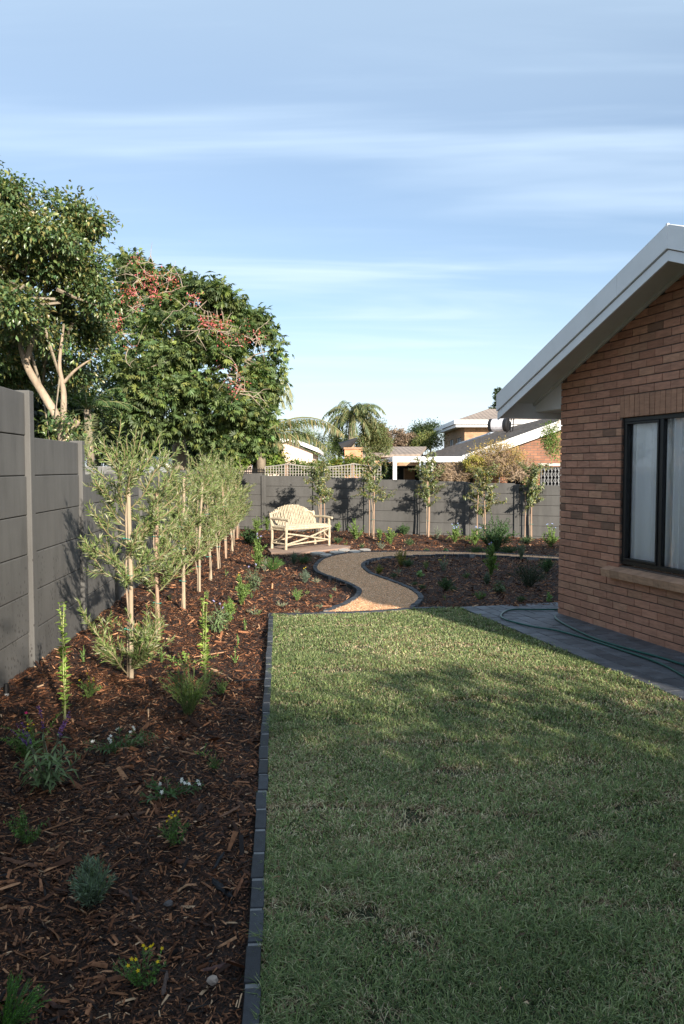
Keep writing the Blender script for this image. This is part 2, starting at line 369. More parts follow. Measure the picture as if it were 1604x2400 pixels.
paving()
# ============================================================= BOUNDARY WALLS
mw, t, b, o_ = newmat('wall_paint')
geo = t.nodes.new('ShaderNodeNewGeometry'); sp_ = t.nodes.new('ShaderNodeSeparateXYZ'); t.links.new(geo.outputs['Position'], sp_.inputs[0])
n1 = ramp(t, noise(t, 1.3, 6, .6, src=geo.outputs['Position']), [(.3, .85), (.7, 1.12)])
cc = mixc(t, 1.0, (.090, .089, .086), n1, 'MULTIPLY')
cc = mixc(t, 1.0, cc, ramp(t, noise(t, 2.2, 7, .7, src=geo.outputs['Position'], vec=(3, 3, .5)), [(.32, .8), (.5, 1.0), (.72, 1.14)]), 'MULTIPLY')
vo = t.nodes.new('ShaderNodeTexVoronoi'); vo.inputs['Scale'].default_value = 34; mpn = t.nodes.new('ShaderNodeMapping'); mpn.inputs['Scale'].default_value = (1, 1, .55)
t.links.new(geo.outputs['Position'], mpn.inputs[0]); t.links.new(mpn.outputs[0], vo.inputs[0])
spot = ramp(t, vo.outputs['Distance'], [(.2, 1), (.3, 0)])
mr = t.nodes.new('ShaderNodeMapRange'); mr.inputs[1].default_value = .1; mr.inputs[2].default_value = 1.05; mr.inputs[3].default_value = .9; mr.inputs[4].default_value = 0; t.links.new(sp_.outputs[2], mr.inputs[0])
gate = t.nodes.new('ShaderNodeMath'); gate.operation = 'LESS_THAN'; hs = t.nodes.new('ShaderNodeSeparateColor'); t.links.new(vo.outputs['Color'], hs.inputs[0]); t.links.new(hs.outputs[0], gate.inputs[0]); t.links.new(mr.outputs[0], gate.inputs[1])
yk = t.nodes.new('ShaderNodeMath'); yk.operation = 'LESS_THAN'; yk.inputs[1].default_value = 8.6; t.links.new(sp_.outputs[1], yk.inputs[0])
mu = t.nodes.new('ShaderNodeMath'); mu.operation = 'MULTIPLY'; t.links.new(spot, mu.inputs[0]); t.links.new(gate.outputs[0], mu.inputs[1])
mu2 = t.nodes.new('ShaderNodeMath'); mu2.operation = 'MULTIPLY'; t.links.new(mu.outputs[0], mu2.inputs[0]); t.links.new(yk.outputs[0], mu2.inputs[1])
cc = mixc(t, mu2.outputs[0], cc, (.035, .033, .032))
sc1 = ramp(t, noise(t, 19, 4, .8, src=geo.outputs['Position']), [(.76, 0), (.79, 1)])
cc = mixc(t, sc1, cc, (.3, .28, .25))
t.links.new(cc, b.inputs['Base Color']); b.inputs['Roughness'].default_value = .8; bump(t, b, noise(t, 60, 6, .75, src=geo.outputs['Position']), .5, .004)
M['wallpaint'] = mw; M['gap'] = mat('joint_filler', (.30, .27, .24), .9, .4, 12)
def seg_box(mb, p, q, z0, z1, th, off=0.0, c=(1, 1, 1)):
    p = np.array(p[:2], float); q = np.array(q[:2], float); d = (q - p) / np.linalg.norm(q - p); n = np.array([d[1], -d[0]])
    a = [p + n * (off - th / 2), q + n * (off - th / 2), q + n * (off + th / 2), p + n * (off + th / 2)]
    a = a[::-1]
    mb.hexa([(x, y, z0) for x, y in a] + [(x, y, z1) for x, y in a], c)
def precast(root, posts, bays, posttop, off):
    """bays: list of lists of joint heights; one panel mesh per slab"""
    for i, p in enumerate(posts):
        d = np.array(posts[min(i + 1, len(posts) - 1)]) - np.array(posts[max(i - 1, 0)]); d = d / np.linalg.norm(d)
        b = MB(); seg_box(b, p - d * .055, p + d * .055, -.14, posttop[i], .13); b.build('post', M['wallpaint'], root, bevel=.008)
    for i, hs_ in enumerate(bays):
        p, q = posts[i], posts[i + 1]; d = (q - p) / np.linalg.norm(q - p); p2, q2 = p + d * .058, q - d * .058
        for j in range(len(hs_) - 1):
            b = MB(); seg_box(b, p2 + d * random.uniform(0, .003), q2, hs_[j] + .004, hs_[j + 1] - .003, .05, off + random.uniform(-.005, .005)); b.build('panel', M['wallpaint'], root, bevel=.006)
        b = MB(); seg_box(b, p + d * .03, q - d * .03, hs_[0], hs_[-1] - .02, .02, off); b.build('joint_fill', M['gapd'], root)
M['gapd'] = mat('joint_dark', (.05, .047, .045), .9, .3, 12)
random.seed(2)
Ys = [1.72 + 1.63 * k for k in range(12)]; Ys = [6.61 + 1.63 * (k - 3) for k in range(9)]
posts = [np.array([wallX(y), y]) for y in Ys]; posts.append(np.array([wallX(21.35), 21.35]))
# fill remaining bays up to the corner
posts = [np.array([wallX(y), y]) for y in list(np.arange(6.61 - 3 * 1.63, 20.4, 1.63)) + [21.6]]
root = empty('precast_wall', (posts[0][0], posts[0][1], 0), 'tall stepped charcoal precast panel wall along the left side of the garden', 'wall')
rows = [1.64 - .325 * k for k in range(5, -1, -1)]; rows = [-.14] + rows
bays = []; ptop = []
for i in range(len(posts) - 1):
    y = posts[i][1]; r_ = list(rows)
    if y < 6.5: r_ += [1.97, 2.32]
    elif y < 8: r_ += [1.965]
    bays.append(r_)
for i, p in enumerate(posts): ptop.append(2.34 if p[1] < 6.7 else 1.985 if p[1] < 8.4 else 1.66)
precast(root, posts, bays, ptop, 0)
# back wall
bx = [501, 620, 741, 860, 979.6, 1096, 1212, 1330, 1450, 1570]
bdir = (BW1 - BW0) / np.linalg.norm(BW1 - BW0); bn = np.array([bdir[1], -bdir[0], 0])
bp = [inplane(x, 1200, (BW0[0], BW0[1], 0), bn)[:2] for x in bx]
tops = [1109, 1115, 1119.5, 1124, 1128, 1132, 1137, 1141, 1145]
bays = []; ptop = []
for i, ty in enumerate(tops):
    zt = inplane((bx[i] + bx[i + 1]) / 2, ty, (BW0[0], BW0[1], 0), bn)[2]; h = zt / 5.45
    bays.append([-.14] + [zt - h * k for k in range(5, -1, -1)]); ptop.append(zt + .01)
ptop.append(ptop[-1])
root = empty('precast_wall', (bp[0][0], bp[0][1], 0), 'charcoal precast panel wall across the back of the garden behind the bench', 'wall')
precast(root, bp, bays, ptop, 0)
# pale neighbour wall behind the left wall
b = MB(); seg_box(b, (wallX(8.8) - .55, 8.9), (wallX(19) - 1.6, 19.5), -.14, 1.735, .12)
o = b.build('plastered_wall', M['concrete'], None, bevel=.01); tag(o, 'pale plastered wall showing just above the left charcoal wall', 'wall')
# ============================================================= THE BRICK HOUSE
BZ = .0815   # course height
M['brick'] = matcol('face_brick', .82, .2, 9, .7, 70, dist=.004, vec=(1, 1, 5)); M['brickmortar'] = mat('raked_mortar', (.12, .09, .075), .95, .25, 30, .5, 90)
house = empty('brick_house', (C0[0], C0[1], 0), 'brown face brick house with white rake boards and a black framed window', 'house')
TE = 5.1; TR = TE / 2; EO = .5; EE = .62
zc = tz(1313, 892)[1]; tr_, zr_ = tz(1604, 628); SL = (zr_ - zc) / tr_
w_l, w_top = tz(1457, 980); _, w_bot = tz(1455, 1322); WT0, WZ1, WZ0 = w_l, w_top, w_bot; WT1 = WT0 + 1.85
print('HOUSE corner', C0, 'zc', zc, 'slope', SL, 'win', WT0, WZ0, WZ1)
def zroof(t): return zc + SL * (t if t < TR else TE - t)
def brick_c(r):
    k = r.uniform(.82, 1.15); c = np.array([.43, .215, .14]) * k
    u = r.random()
    if u < .09: c = np.array([.40, .19, .12]) * r.uniform(.8, 1.1)
    elif u < .11: c = np.array([.21, .115, .075])
    elif u < .3: c = np.array([.44, .235, .15]) * k
    return tuple(c)
def wbox(mb, t0, t1, z0, z1, o0, o1, c=(1, 1, 1)):
    p = [W3(t0, z0, o1), W3(t1, z0, o1), W3(t1, z0, o0), W3(t0, z0, o0)]; q = [x + np.array([0, 0, z1 - z0]) for x in p]
    mb.hexa(p + q, c)
def house_wall():
    r = random.Random(8); b = MB(); bk = MB(); BL = .232; iS = int(round((WZ1 + .226) / BZ))
    nrow = int((zroof(TR)) / BZ) + 1
    for i in range(-1, nrow):
        z0 = i * BZ; z1 = z0 + BZ - .011
        # extent under the rake
        zt = z1 - .0
        ta = max(0, (zt - zc) / SL - .03); tb = TE - ta
        s = -(BL / 2) * (i % 2); k = 0
        while s < tb:
            a, e = s + .0035, s + BL - .0035; s += BL
            if s - BL <= 0: a = 0
            a0, e0 = max(a, ta), min(e, tb)
            if e0 - a0 < .03: continue
            segs = [(a0, e0)]
            for (h0, h1, y0, y1) in [(WT0, WT1, WZ0 - .01, iS * BZ - .005), ]:
                if z1 > y0 and z0 < y1:
                    g0 = WT0 - (.03 if z1 > WZ1 + .02 else 0) ; ns = []
                    for (u, v) in segs:
                        if v <= g0 or u >= WT1: ns.append((u, v)); continue
                        if u < g0: ns.append((u, g0))
                        if v > WT1: ns.append((WT1, v))
                    segs = ns
            for (u, v) in segs:
                if v - u < .02: continue
                j = r.uniform(-.0025, .0025); c = brick_c(r)
                wbox(b, u, v, z0, z1, -.10, j, c)
                if r.random() < .02:   # burnt patch on a brick
                    pass
        # return bricks round the far corner
    # soldier course over the window
    u = WT0 - .03; ztop = iS * BZ - .011
    while u < WT1 + .05:
        c = np.array([.38, .20, .125]) * r.uniform(.85, 1.15); wbox(b, u + .003, u + .0735, WZ1 + .004, ztop, -.1, r.uniform(-.002, .002), tuple(c)); u += .077
    b.build('wall', M['brick'], house, bevel=.003)
    # mortar core, cut under the rake and round the window
    zb = -.14; oo = -.012
    def core(poly): bk.prism([W3(t_, z_, oo) for t_, z_ in poly], -n3 * .08)
    core([(0.012, zb), (WT0, zb), (WT0, zroof(WT0) - .01), (0.012, zc)][::-1])
    core([(WT0, zb), (WT1, zb), (WT1, WZ0 - .02), (WT0, WZ0 - .02)][::-1])
    core([(WT0, WZ1 + .01), (WT1, WZ1 + .01), (WT1, zroof(WT1) - .01), (WT0, zroof(WT0) - .01)][::-1])
    core([(WT1, zb), (TE, zb), (TE, zc), (TR, zroof(TR) - .01), (WT1, zroof(WT1) - .01)][::-1] if WT1 < TR else [(WT1, zb), (TE, zb), (TE, zc), (WT1, zroof(WT1) - .01)][::-1])
    bk.build('mortar', M['brickmortar'], house)
    # far side of the house and walls closing the room inside
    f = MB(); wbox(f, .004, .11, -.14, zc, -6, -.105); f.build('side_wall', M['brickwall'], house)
    f = MB(); wbox(f, .12, TE, -.14, zc, -3.1, -3.0); wbox(f, TE - .11, TE, -.14, zc, -3, -.105); f.build('inner_wall', M['cream'], house)
def brickmat(name, c1, c2, cm, sx=1, bw=.232, bh=.0815, axis='X'):
    m, t, b, o = newmat(name); geo = t.nodes.new('ShaderNodeNewGeometry'); mp = t.nodes.new('ShaderNodeMapping'); t.links.new(geo.outputs['Position'], mp.inputs[0])
    sp = t.nodes.new('ShaderNodeSeparateXYZ'); t.links.new(geo.outputs['Position'], sp.inputs[0]); cb = t.nodes.new('ShaderNodeCombineXYZ')
    ad = t.nodes.new('ShaderNodeMath'); ad.operation = 'ADD'; t.links.new(sp.outputs[0], ad.inputs[0]); t.links.new(sp.outputs[1], ad.inputs[1])
    t.links.new(ad.outputs[0], cb.inputs[0]); t.links.new(sp.outputs[2], cb.inputs[1])
    br = t.nodes.new('ShaderNodeTexBrick'); t.links.new(cb.outputs[0], br.inputs[0]); br.inputs['Scale'].default_value = 1; br.inputs['Brick Width'].default_value = bw; br.inputs['Row Height'].default_value = bh
    br.inputs['Mortar Size'].default_value = .008; br.inputs['Color1'].default_value = (*c1, 1); br.inputs['Color2'].default_value = (*c2, 1); br.inputs['Mortar'].default_value = (*cm, 1)
    cc = mixc(t, 1.0, br.outputs[0], ramp(t, noise(t, 3, 6, .7, src=geo.outputs['Position']), [(.3, .7), (.7, 1.25)]), 'MULTIPLY')
    t.links.new(cc, b.inputs['Base Color']); b.inputs['Roughness'].default_value = .85; bump(t, b, br.outputs['Fac'], -.6, .01); return m
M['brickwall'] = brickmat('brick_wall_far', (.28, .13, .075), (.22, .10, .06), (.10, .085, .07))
house_wall()
# rake boards: upper capping and lower board, with a thin dark gap
zt_off = .30
def rake(mb, o0, o1, dz0, dz1, t0=-EE, tend=TE + EE):
    # profile running up to the ridge then down; dz above the wall-plane roof line at the bottom
    for (a, e) in ((t0, TR), (TR, tend)):
        za = zc + SL * (a if a <= TR else TE - a); ze = zc + SL * (e if e <= TR else TE - e)
        p = [W3(a, za + dz0, o1), W3(e, ze + dz0, o1), W3(e, ze + dz0, o0), W3(a, za + dz0, o0)]; q = [W3(a, za + dz1, o1), W3(e, ze + dz1, o1), W3(e, ze + dz1, o0), W3(a, za + dz1, o0)]
        mb.hexa(p + q)
# solve fascia bottom offset from the picture: ridge bottom at (1566, 611) in the plane o = EO
tb_, zb_ = tz(1566, 611, EO); _, ztp = tz(1566, 529, EO); tl_, zl_ = tz(1166, 984, EO)
print('ridge t', tb_, 'zb', zb_, 'ztop', ztp, 'left tip', tl_, zl_)
TR = tb_; EE = -tl_; SL2 = (zb_ - zl_) / (tb_ - tl_); FH = ztp - zb_
def zf(t): return zl_ + SL2 * ((t - tl_) if t <= TR else (2 * TR - t - tl_))
TE2 = 2 * TR + EE
def rake2(mb, o0, o1, d0, d1):
    for (a, e) in ((-EE, TR), (TR, TE2)):
        p = [W3(a, zf(a) + d0, o1), W3(e, zf(e) + d0, o1), W3(e, zf(e) + d0, o0), W3(a, zf(a) + d0, o0)]; q = [x + np.array([0, 0, d1 - d0]) for x in p]; mb.hexa(p + q)
b = MB(); rake2(b, EO - .02, EO, 0, FH * .33 - .006); o = b.build('rake_board', M['white'], house, bevel=.002)
b = MB(); rake2(b, EO - .02, EO + .018, FH * .33 + .004, FH); rake2(b, EO - .35, EO + .0178, FH - .004, FH + .012)
wbox(b, TR - .012, TR + .012, zf(TR) + FH * .33, zf(TR) + FH + .016, EO, EO + .022)
o = b.build('rake_capping', M['white'], house, bevel=.004)
b = MB()   # lap joint strip on the capping, a third of the way down
tj = tz(1448, 668, EO)[0]; wbox(b, tj - .014, tj + .014, zf(tj) + FH * .34, zf(tj) + FH, EO + .018, EO + .0215); b.build('capping_joint', M['white'], house)
SD = zc - zf(0); print('soffit rise', SD, 'FH', FH)
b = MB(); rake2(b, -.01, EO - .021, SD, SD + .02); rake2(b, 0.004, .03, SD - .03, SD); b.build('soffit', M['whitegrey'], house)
# roof slopes
b = MB()
for (a, e) in ((-EE, TR), (TR, TE2)):
    p = [W3(a, zf(a) + FH - .06, EO - .36), W3(e, zf(e) + FH - .06, EO - .36), W3(e, zf(e) + FH - .06, -7), W3(a, zf(a) + FH - .06, -7)]; b.hexa(p + [x + np.array([0, 0, .05]) for x in p])
M['tiles'] = None
mt, t, bb_, o_ = newmat('roof_tiles'); wv = t.nodes.new('ShaderNodeTexWave'); wv.inputs['Scale'].default_value = 1.6; wv.bands_direction = 'X'; tcx = t.nodes.new('ShaderNodeTexCoord'); t.links.new(tcx.outputs['Object'], wv.inputs[0])
t.links.new(mixc(t, 1.0, (.17, .135, .11), ramp(t, noise(t, 2, 6), [(.3, .8), (.7, 1.2)]), 'MULTIPLY'), bb_.inputs['Base Color']); bb_.inputs['Roughness'].default_value = .85; bump(t, bb_, wv.outputs[0], .6, .05)
M['tiles'] = mt
b.build('roof', M['tiles'], house)
# boxed eave end: triangle beside the wall corner and eave soffit under it
te_, ze_ = tz(1233, 969, 0); zq = tz(1311, 958, 0)[1]
b = MB(); b.prism([W3(-.003, zq, -.004), W3(te_, ze_, -.004), W3(te_, zf(te_) + SD, -.004), W3(-.003, zf(0) + SD, -.004)], -n3 * .02)
p = [W3(te_ + .004, ze_ - .004, -.03), W3(-.003, zq - .004, -.03), W3(-.003, zq - .004, -6), W3(te_ + .004, ze_ - .004, -6)]; b.hexa(p + [x + np.array([0, 0, .02]) for x in p])
b.build('boxed_eave', M['white'], house, bevel=.002)
b = MB(); wbox(b, -EE, -EE + .02, zf(-EE) + .02, zf(-EE) + FH - .07, -6, EO - .022); b.build('eave_board', M['white'], house)
b = MB(); p = [W3(-EE + .02, zf(-EE) + .03, EO - .03), W3(te_, ze_ + .012, EO - .03), W3(te_, ze_ + .012, -6), W3(-EE + .02, zf(-EE) + .03, -6)]
# unseen block added to the house outside the frame, shaped to shade the path
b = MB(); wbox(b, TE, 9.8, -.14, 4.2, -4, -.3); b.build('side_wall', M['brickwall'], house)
b = MB(); wbox(b, TE + .01, 9.95, 4.2, 4.36, -4.1, -.15); b.build('flat_roof', M['white'], house)
# window
def window():
    win = empty('window', (0, 0, 0)); win.parent = house; win.location = (float(W3(WT0, WZ0)[0] - C0[0]), float(W3(WT0, WZ0)[1] - C0[1]), WZ0)
    class B2(MB): pass
    fr = MB(); fo, fi = -.03, -.08; fw = .042
    mull = tz(1549, 1200, -.04)[0]
    cols_ = [WT0, mull, mull + (mull - WT0) * 1.05, WT1]
    wbox(fr, WT0, WT1, WZ0, WZ0 + fw, fi, fo); wbox(fr, WT0, WT1, WZ1 - fw, WZ1, fi, fo)
    for i, c_ in enumerate(cols_):
        a = c_ if i == 0 else c_ - fw if i == 3 else c_ - .025; e = a + (.05 if i in (1, 2) else fw)
        wbox(fr, a, e, WZ0 + fw, WZ1 - fw, fi, fo - .001)
    fr.build('frame', M['black'], win, bevel=.004)
    # opening sash of the left light
    s = MB(); a, e = WT0 + fw + .003, mull - .028; z0, z1 = WZ0 + fw + .003, WZ1 - fw - .003; k = .022
    wbox(s, a, e, z0, z0 + k, fi, fo + .012); wbox(s, a, e, z1 - k, z1, fi, fo + .012); wbox(s, a, a + k, z0 + k, z1 - k, fi, fo + .011); wbox(s, e - k, e, z0 + k, z1 - k, fi, fo + .011)
    s.build('sash', M['black'], win, bevel=.004)
    g = MB(); g.add([W3(WT0, WZ0, -.06), W3(WT1, WZ0, -.06), W3(WT1, WZ1, -.06), W3(WT0, WZ1, -.06)], [(0, 1, 2, 3)])
    g.build('pane', M['glass'], win)
    # sheer curtain in folds
    n = 420; V = []; r = random.Random(3); 
    ts = np.linspace(WT0 - .1, WT1 + .1, n)
    ph = np.cumsum(np.abs(.35 + .28 * np.sin(ts * 7) + .2 * np.sin(ts * 17 + 1)) * .32)
    off = -.21 + .028 * np.sin(ph * 1.9) + .014 * np.sin(ph * .7 + 1)
    for z_, kk in ((WZ0 - .25, 1.0), (WZ0 + .5, .95), (WZ1 + .1, .85)):
        for i in range(n): V.append(W3(ts[i], z_, -.21 + (off[i] + .21) * kk + .085))
    F = [(j * n + i, j * n + i + 1, (j + 1) * n + i + 1, (j + 1) * n + i) for j in range(2) for i in range(n - 1)]
    c = MB(); c.add(V, F); c.build('curtain', M['curtain'], win, smooth=True)
    d = MB(); wbox(d, WT0 - .02, WT1 + .02, WZ0 - .06, WZ0 - .012, -.115, -.002)   # reveal filler under frame
    rv = MB()
    wbox(rv, WT0 - .008, WT0, WZ0, WZ1, -.2, -.045); rv.build('reveal', M['brickmortar'], win)
    rm = MB(); p = [W3(WT0 - .6, -.1, -2.6), W3(WT1 + .6, -.1, -2.6), W3(WT1 + .6, 2.4, -2.6), W3(WT0 - .6, 2.4, -2.6)]
M['curtain'], t, b, o_ = newmat('sheer_curtain'); b.inputs['Base Color'].default_value = (.93, .93, .94, 1); b.inputs['Roughness'].default_value = .9
tr = t.nodes.new('ShaderNodeBsdfTranslucent'); tr.inputs[0].default_value = (.7, .72, .75, 1); ms = t.nodes.new('ShaderNodeMixShader'); ms.inputs[0].default_value = .03
t.links.new(b.outputs[0], ms.inputs[1]); t.links.new(tr.outputs[0], ms.inputs[2]); t.links.new(ms.outputs[0], o_.inputs[0])
M['glass'], t, b, o_ = newmat('window_glass'); t.nodes.remove(b)
gl = t.nodes.new('ShaderNodeBsdfGlossy'); gl.inputs['Roughness'].default_value = .0; tp = t.nodes.new('ShaderNodeBsdfTransparent'); tp.inputs[0].default_value = (.98, .99, .99, 1)
fn = t.nodes.new('ShaderNodeFresnel'); fn.inputs[0].default_value = 1.5; ms = t.nodes.new('ShaderNodeMixShader'); t.links.new(fn.outputs[0], ms.inputs[0]); t.links.new(tp.outputs[0], ms.inputs[1]); t.links.new(gl.outputs[0], ms.inputs[2]); t.links.new(ms.outputs[0], o_.inputs[0])
bn_ = t.nodes.new('ShaderNodeBump'); bn_.inputs['Strength'].default_value = .05; bn_.inputs['Distance'].default_value = .02; t.links.new(noise(t, 2.5, 2), bn_.inputs['Height']); t.links.new(bn_.outputs[0], gl.inputs['Normal'])
window()
# sloping brick sill
def sill():
    r = random.Random(2); b = MB(); u = WT0 - .17; 
    zt = WZ0 - .012
    while u < WT1 + .1:
        c = np.array([.42, .25, .16]) * r.uniform(.85, 1.15); e = u + .0745
        prof = [(-.10, zt), (.105, zt - .05), (.088, zt - .132), (-.10, zt - .082)]
        p = [W3(u + .001, z, o) for o, z in prof]; b.prism(p, np.array([HD[0], HD[1], 0]) * .0735, tuple(c)); u += .0755
    b.build('window_sill', M['brick'], house, bevel=.003)
sill()
# garden hose on the paving
hA = [(735,1350),(560,1350),(430,1349),(360,1362),(330,1390),(350,1413),(430,1438),(560,1468),(700,1490),(850,1530),(1000,1575),(1150,1625),(1330,1685),(1450,1735),(1568,1800),(1750,1900)]
hB = [(698,1392),(700,1408),(725,1428),(800,1470),(950,1540),(1100,1590),(1250,1632),(1400,1672),(1568,1724),(1750,1780)]
b = MB()
for h_ in (hA, hB):
    pts = spline([G(1060 + x / 2.882, 960 + y / 2.882, .028) for x, y in h_], 8); b.tube(pts, .0105, 8)
tag(b.build('garden_hose', M['rubber'], smooth=True), 'green garden hose looped over the grey paving beside the brick wall', 'hose')
# ============================================================= NEIGHBOURING BUILDINGS
def wall_boxes(mb, x0, x1, y0, y1, z0, z1, holes=()):
    """wall slab along X with rectangular openings (x0,x1,z0,z1)"""
    xs = sorted({x0, x1, *[h[0] for h in holes], *[h[1] for h in holes]}); 
    for a, e in zip(xs[:-1], xs[1:]):
        zs = [z0]
        for h in sorted(holes, key=lambda h: h[2]):
            if h[0] <= a + 1e-6 and h[1] >= e - 1e-6: zs += [h[2], h[3]]
        zs.append(z1)
        for k in range(0, len(zs), 2):
            if zs[k + 1] > zs[k]: mb.box(a, e, y0, y1, zs[k], zs[k + 1])
M['fasciaold'] = mat('weathered_white', (.66, .66, .65), .6, .18, 2.2)
M['brickL'] = brickmat('brick_light', (.42, .26, .15), (.36, .21, .12), (.2, .16, .12), bw=.24, bh=.085)
def tilemat(name, c, axis):
    m, t, b, o = newmat(name); geo = t.nodes.new('ShaderNodeNewGeometry')
    w1 = t.nodes.new('ShaderNodeTexWave'); w1.bands_direction = axis[0]; w1.inputs['Scale'].default_value = .95; w1.wave_profile = 'SAW'; t.links.new(geo.outputs['Position'], w1.inputs[0])
    w2 = t.nodes.new('ShaderNodeTexWave'); w2.bands_direction = axis[1]; w2.inputs['Scale'].default_value = 1.1; t.links.new(geo.outputs['Position'], w2.inputs[0])
    cc = mixc(t, 1.0, c, ramp(t, noise(t, 1.3, 6, .7, src=geo.outputs['Position']), [(.3, .75), (.7, 1.2)]), 'MULTIPLY')
    t.links.new(cc, b.inputs['Base Color']); b.inputs['Roughness'].default_value = .9
    n1 = bump(t, b, w1.outputs[0], .5, .03); bump(t, b, w2.outputs[0], .6, .04, n1); return m
M['tileA'] = tilemat('roof_tile_brown', (.36, .29, .235), ('X', 'Y')); M['tileB'] = tilemat('roof_tile_far', (.27, .22, .185), ('Y', 'X'))
# --- single-storey brick house with a long tiled slope
YF = 26.0
A_ = P(1102, 1066, YF); Bk = P(1315, 990, YF); sl = (Bk[2] - A_[2]) / (Bk[0] - A_[0]); XR = 8.4; zr = A_[2] + sl * (XR - A_[0]); YB = 46
nb = empty('neighbour_house', (A_[0], YF, 0), 'neighbour brick house with long brown tiled roof slope and white rake beyond the back wall', 'house')
b = MB()
def tile_slope():
    n = 17; Q = []
    for i in range(n):       # every course is a real step
        xa = A_[0] - .25 + (XR - A_[0] + .25) * i / n; xb = A_[0] - .25 + (XR - A_[0] + .25) * (i + 1) / n + .03
        za = A_[2] - .09 + sl * (xa - A_[0] + .25); zb2 = A_[2] - .09 + sl * (xb - A_[0] + .25)
        yb = YB + 4 - (xa - A_[0]) * .9
        b.hexa([(xa, YF - .2, za - .02), (xb, YF - .2, zb2 - .05), (xb, yb, zb2 - .05), (xa, yb, za - .02)] + [(xa, YF - .2, za + .085), (xb, YF - .2, zb2 - .005), (xb, yb, zb2 - .005), (xa, yb, za + .085)])
tile_slope(); b.build('roof', M['tileA'], nb)
b = MB(); b.box(XR - .1, XR + .12, YF - .2, YB - .1, zr - .06, zr + .09); b.build('ridge_tiles', M['tileA'], nb)
b = MB(); xa, xb = A_[0] - .28, XR
b.hexa([(xa, YF - .24, A_[2] - .33 ), (xb, YF - .24, A_[2] - .33 + sl * (xb - xa)), (xb, YF - .2, A_[2] - .33 + sl * (xb - xa)), (xa, YF - .2, A_[2] - .33)] + [(xa, YF - .24, A_[2] - .02), (xb, YF - .24, A_[2] - .02 + sl * (xb - xa)), (xb, YF - .2, A_[2] - .02 + sl * (xb - xa)), (xa, YF - .2, A_[2] - .02)])
b.build('rake_board', M['fasciaold'], nb)
def X_(px): return P(px, 1100, YF)[0]
def Z_(py): return P(1200, py, YF)[2]
x0 = X_(1016); b = MB()
holes = [(X_(1024), X_(1112), 0.0, Z_(1092)), (X_(1190), X_(1228), 0.0, Z_(1100)), (X_(1266), X_(1340), 0.0, Z_(1094))]
b2 = MB(); wall_boxes(b, x0, XR + 1, YF, YF + .22, -.1, Z_(1086), holes)
# gable triangle above
zw = Z_(1086); b.prism([(A_[0] - .1, YF, zw), (XR + 1, YF, zw), (XR + 1, YF, A_[2] - .12 + sl * (XR + 1 - A_[0])), (A_[0] + .1, YF, max(zw + .01, A_[2] - .12))], (0, .22, 0))
b.build('wall', M['brickwall'], nb)
b = MB(); b.box(X_(1016), X_(1118), YF - .02, YF + .1, Z_(1092) + .003, Z_(1085)); b.build('lintel', M['concrete'], nb); b = MB(); b.box(X_(1262), X_(1345), YF - .02, YF + .1, Z_(1092), Z_(1086)); b.build('lintel', M['concrete'], nb)
b = MB(); b.box(x0, XR, YF + 2.4, YF + 2.5, -.1, 1.95); b.build('inner_wall', M['dark'], nb)  # wall coloured near-black for the shade seen through the openings
b = MB(); b.tube([(X_(1170), YF - .04, 0), (X_(1170), YF - .04, Z_(1083))], .02, 6); b.box(X_(1170), X_(1181), YF - .16, YF - .003, Z_(1091), Z_(1083)); b.build('pipe_and_lamp', M['metal'], nb)
# expanding security gate in the right-hand opening
g = MB(); gx0, gx1 = X_(1270), X_(1320); k = 0; x = gx0
while x < gx1:
    g.box(x - .008, x + .008, YF + .05, YF + .075, 0, Z_(1096)); 
    for q in range(8):
        z0 = .2 * q + .2; z1 = z0 + .2
        g.tube([(x, YF + .04, z0), (x + .115, YF + .04, z1)], .005, 4); g.tube([(x + .115, YF + .03, z0), (x, YF + .03, z1)], .005, 4)
    x += .115
tag(g.build('security_gate', mat('gate_metal', (.3, .31, .32), .5, .2)), 'silver expanding security gate across the opening at the right of the neighbour house', 'gate')
# carport in front, white fascia on posts
cp = empty('carport', (X_(921), YF - .5, 0), 'white carport with flat fascia and slim posts in front of the brown tiled roof', 'carport')
yc = YF - .6; xl, xr = P(921, 1075, yc)[0], P(1104, 1075, yc)[0]; zt, zb3 = P(921, 1070, yc)[2], P(921, 1083, yc)[2]
b = MB(); b.box(xl, xr, yc - .03, yc, zb3, zt); b.box(xl - .001, xl + .03, yc + .001, yc + 9, zb3 + .02, zt - .004); b.build('fascia', M['white'], cp)
b = MB(); b.box(xl + .035, xr, yc + .005, yc + 9, zt - .08, zt - .04); b.build('roof', M['metal'], cp)
for px in (926, 1014):
    b = MB(); xx = P(px, 1100, yc)[0]; wd = .06 if px < 1000 else .03; b.box(xx - wd, xx + wd, yc + .01, yc + .13, -.1, zb3 + .02); b.build('post', M['white'], cp)
b = MB(); b.box(xl - .5, P(1016, 1100, yc)[0], yc + 4.5, yc + 4.6, -.1, zb3 - .1); b.build('back_panel', M['dark'], cp)  # dark sheet put in for the shaded carport interior
b = MB(); b.box(P(948, 1100, yc + 4)[0], P(972, 1100, yc + 4)[0], yc + 3.9, yc + 4.3, 0, P(1, 1098, yc + 4)[2]); tag(b.build('storage_crate', mat('crate_brown', (.2, .11, .06), .8)), 'brown wooden cabinet standing in the shade under the white carport', 'cabinet')
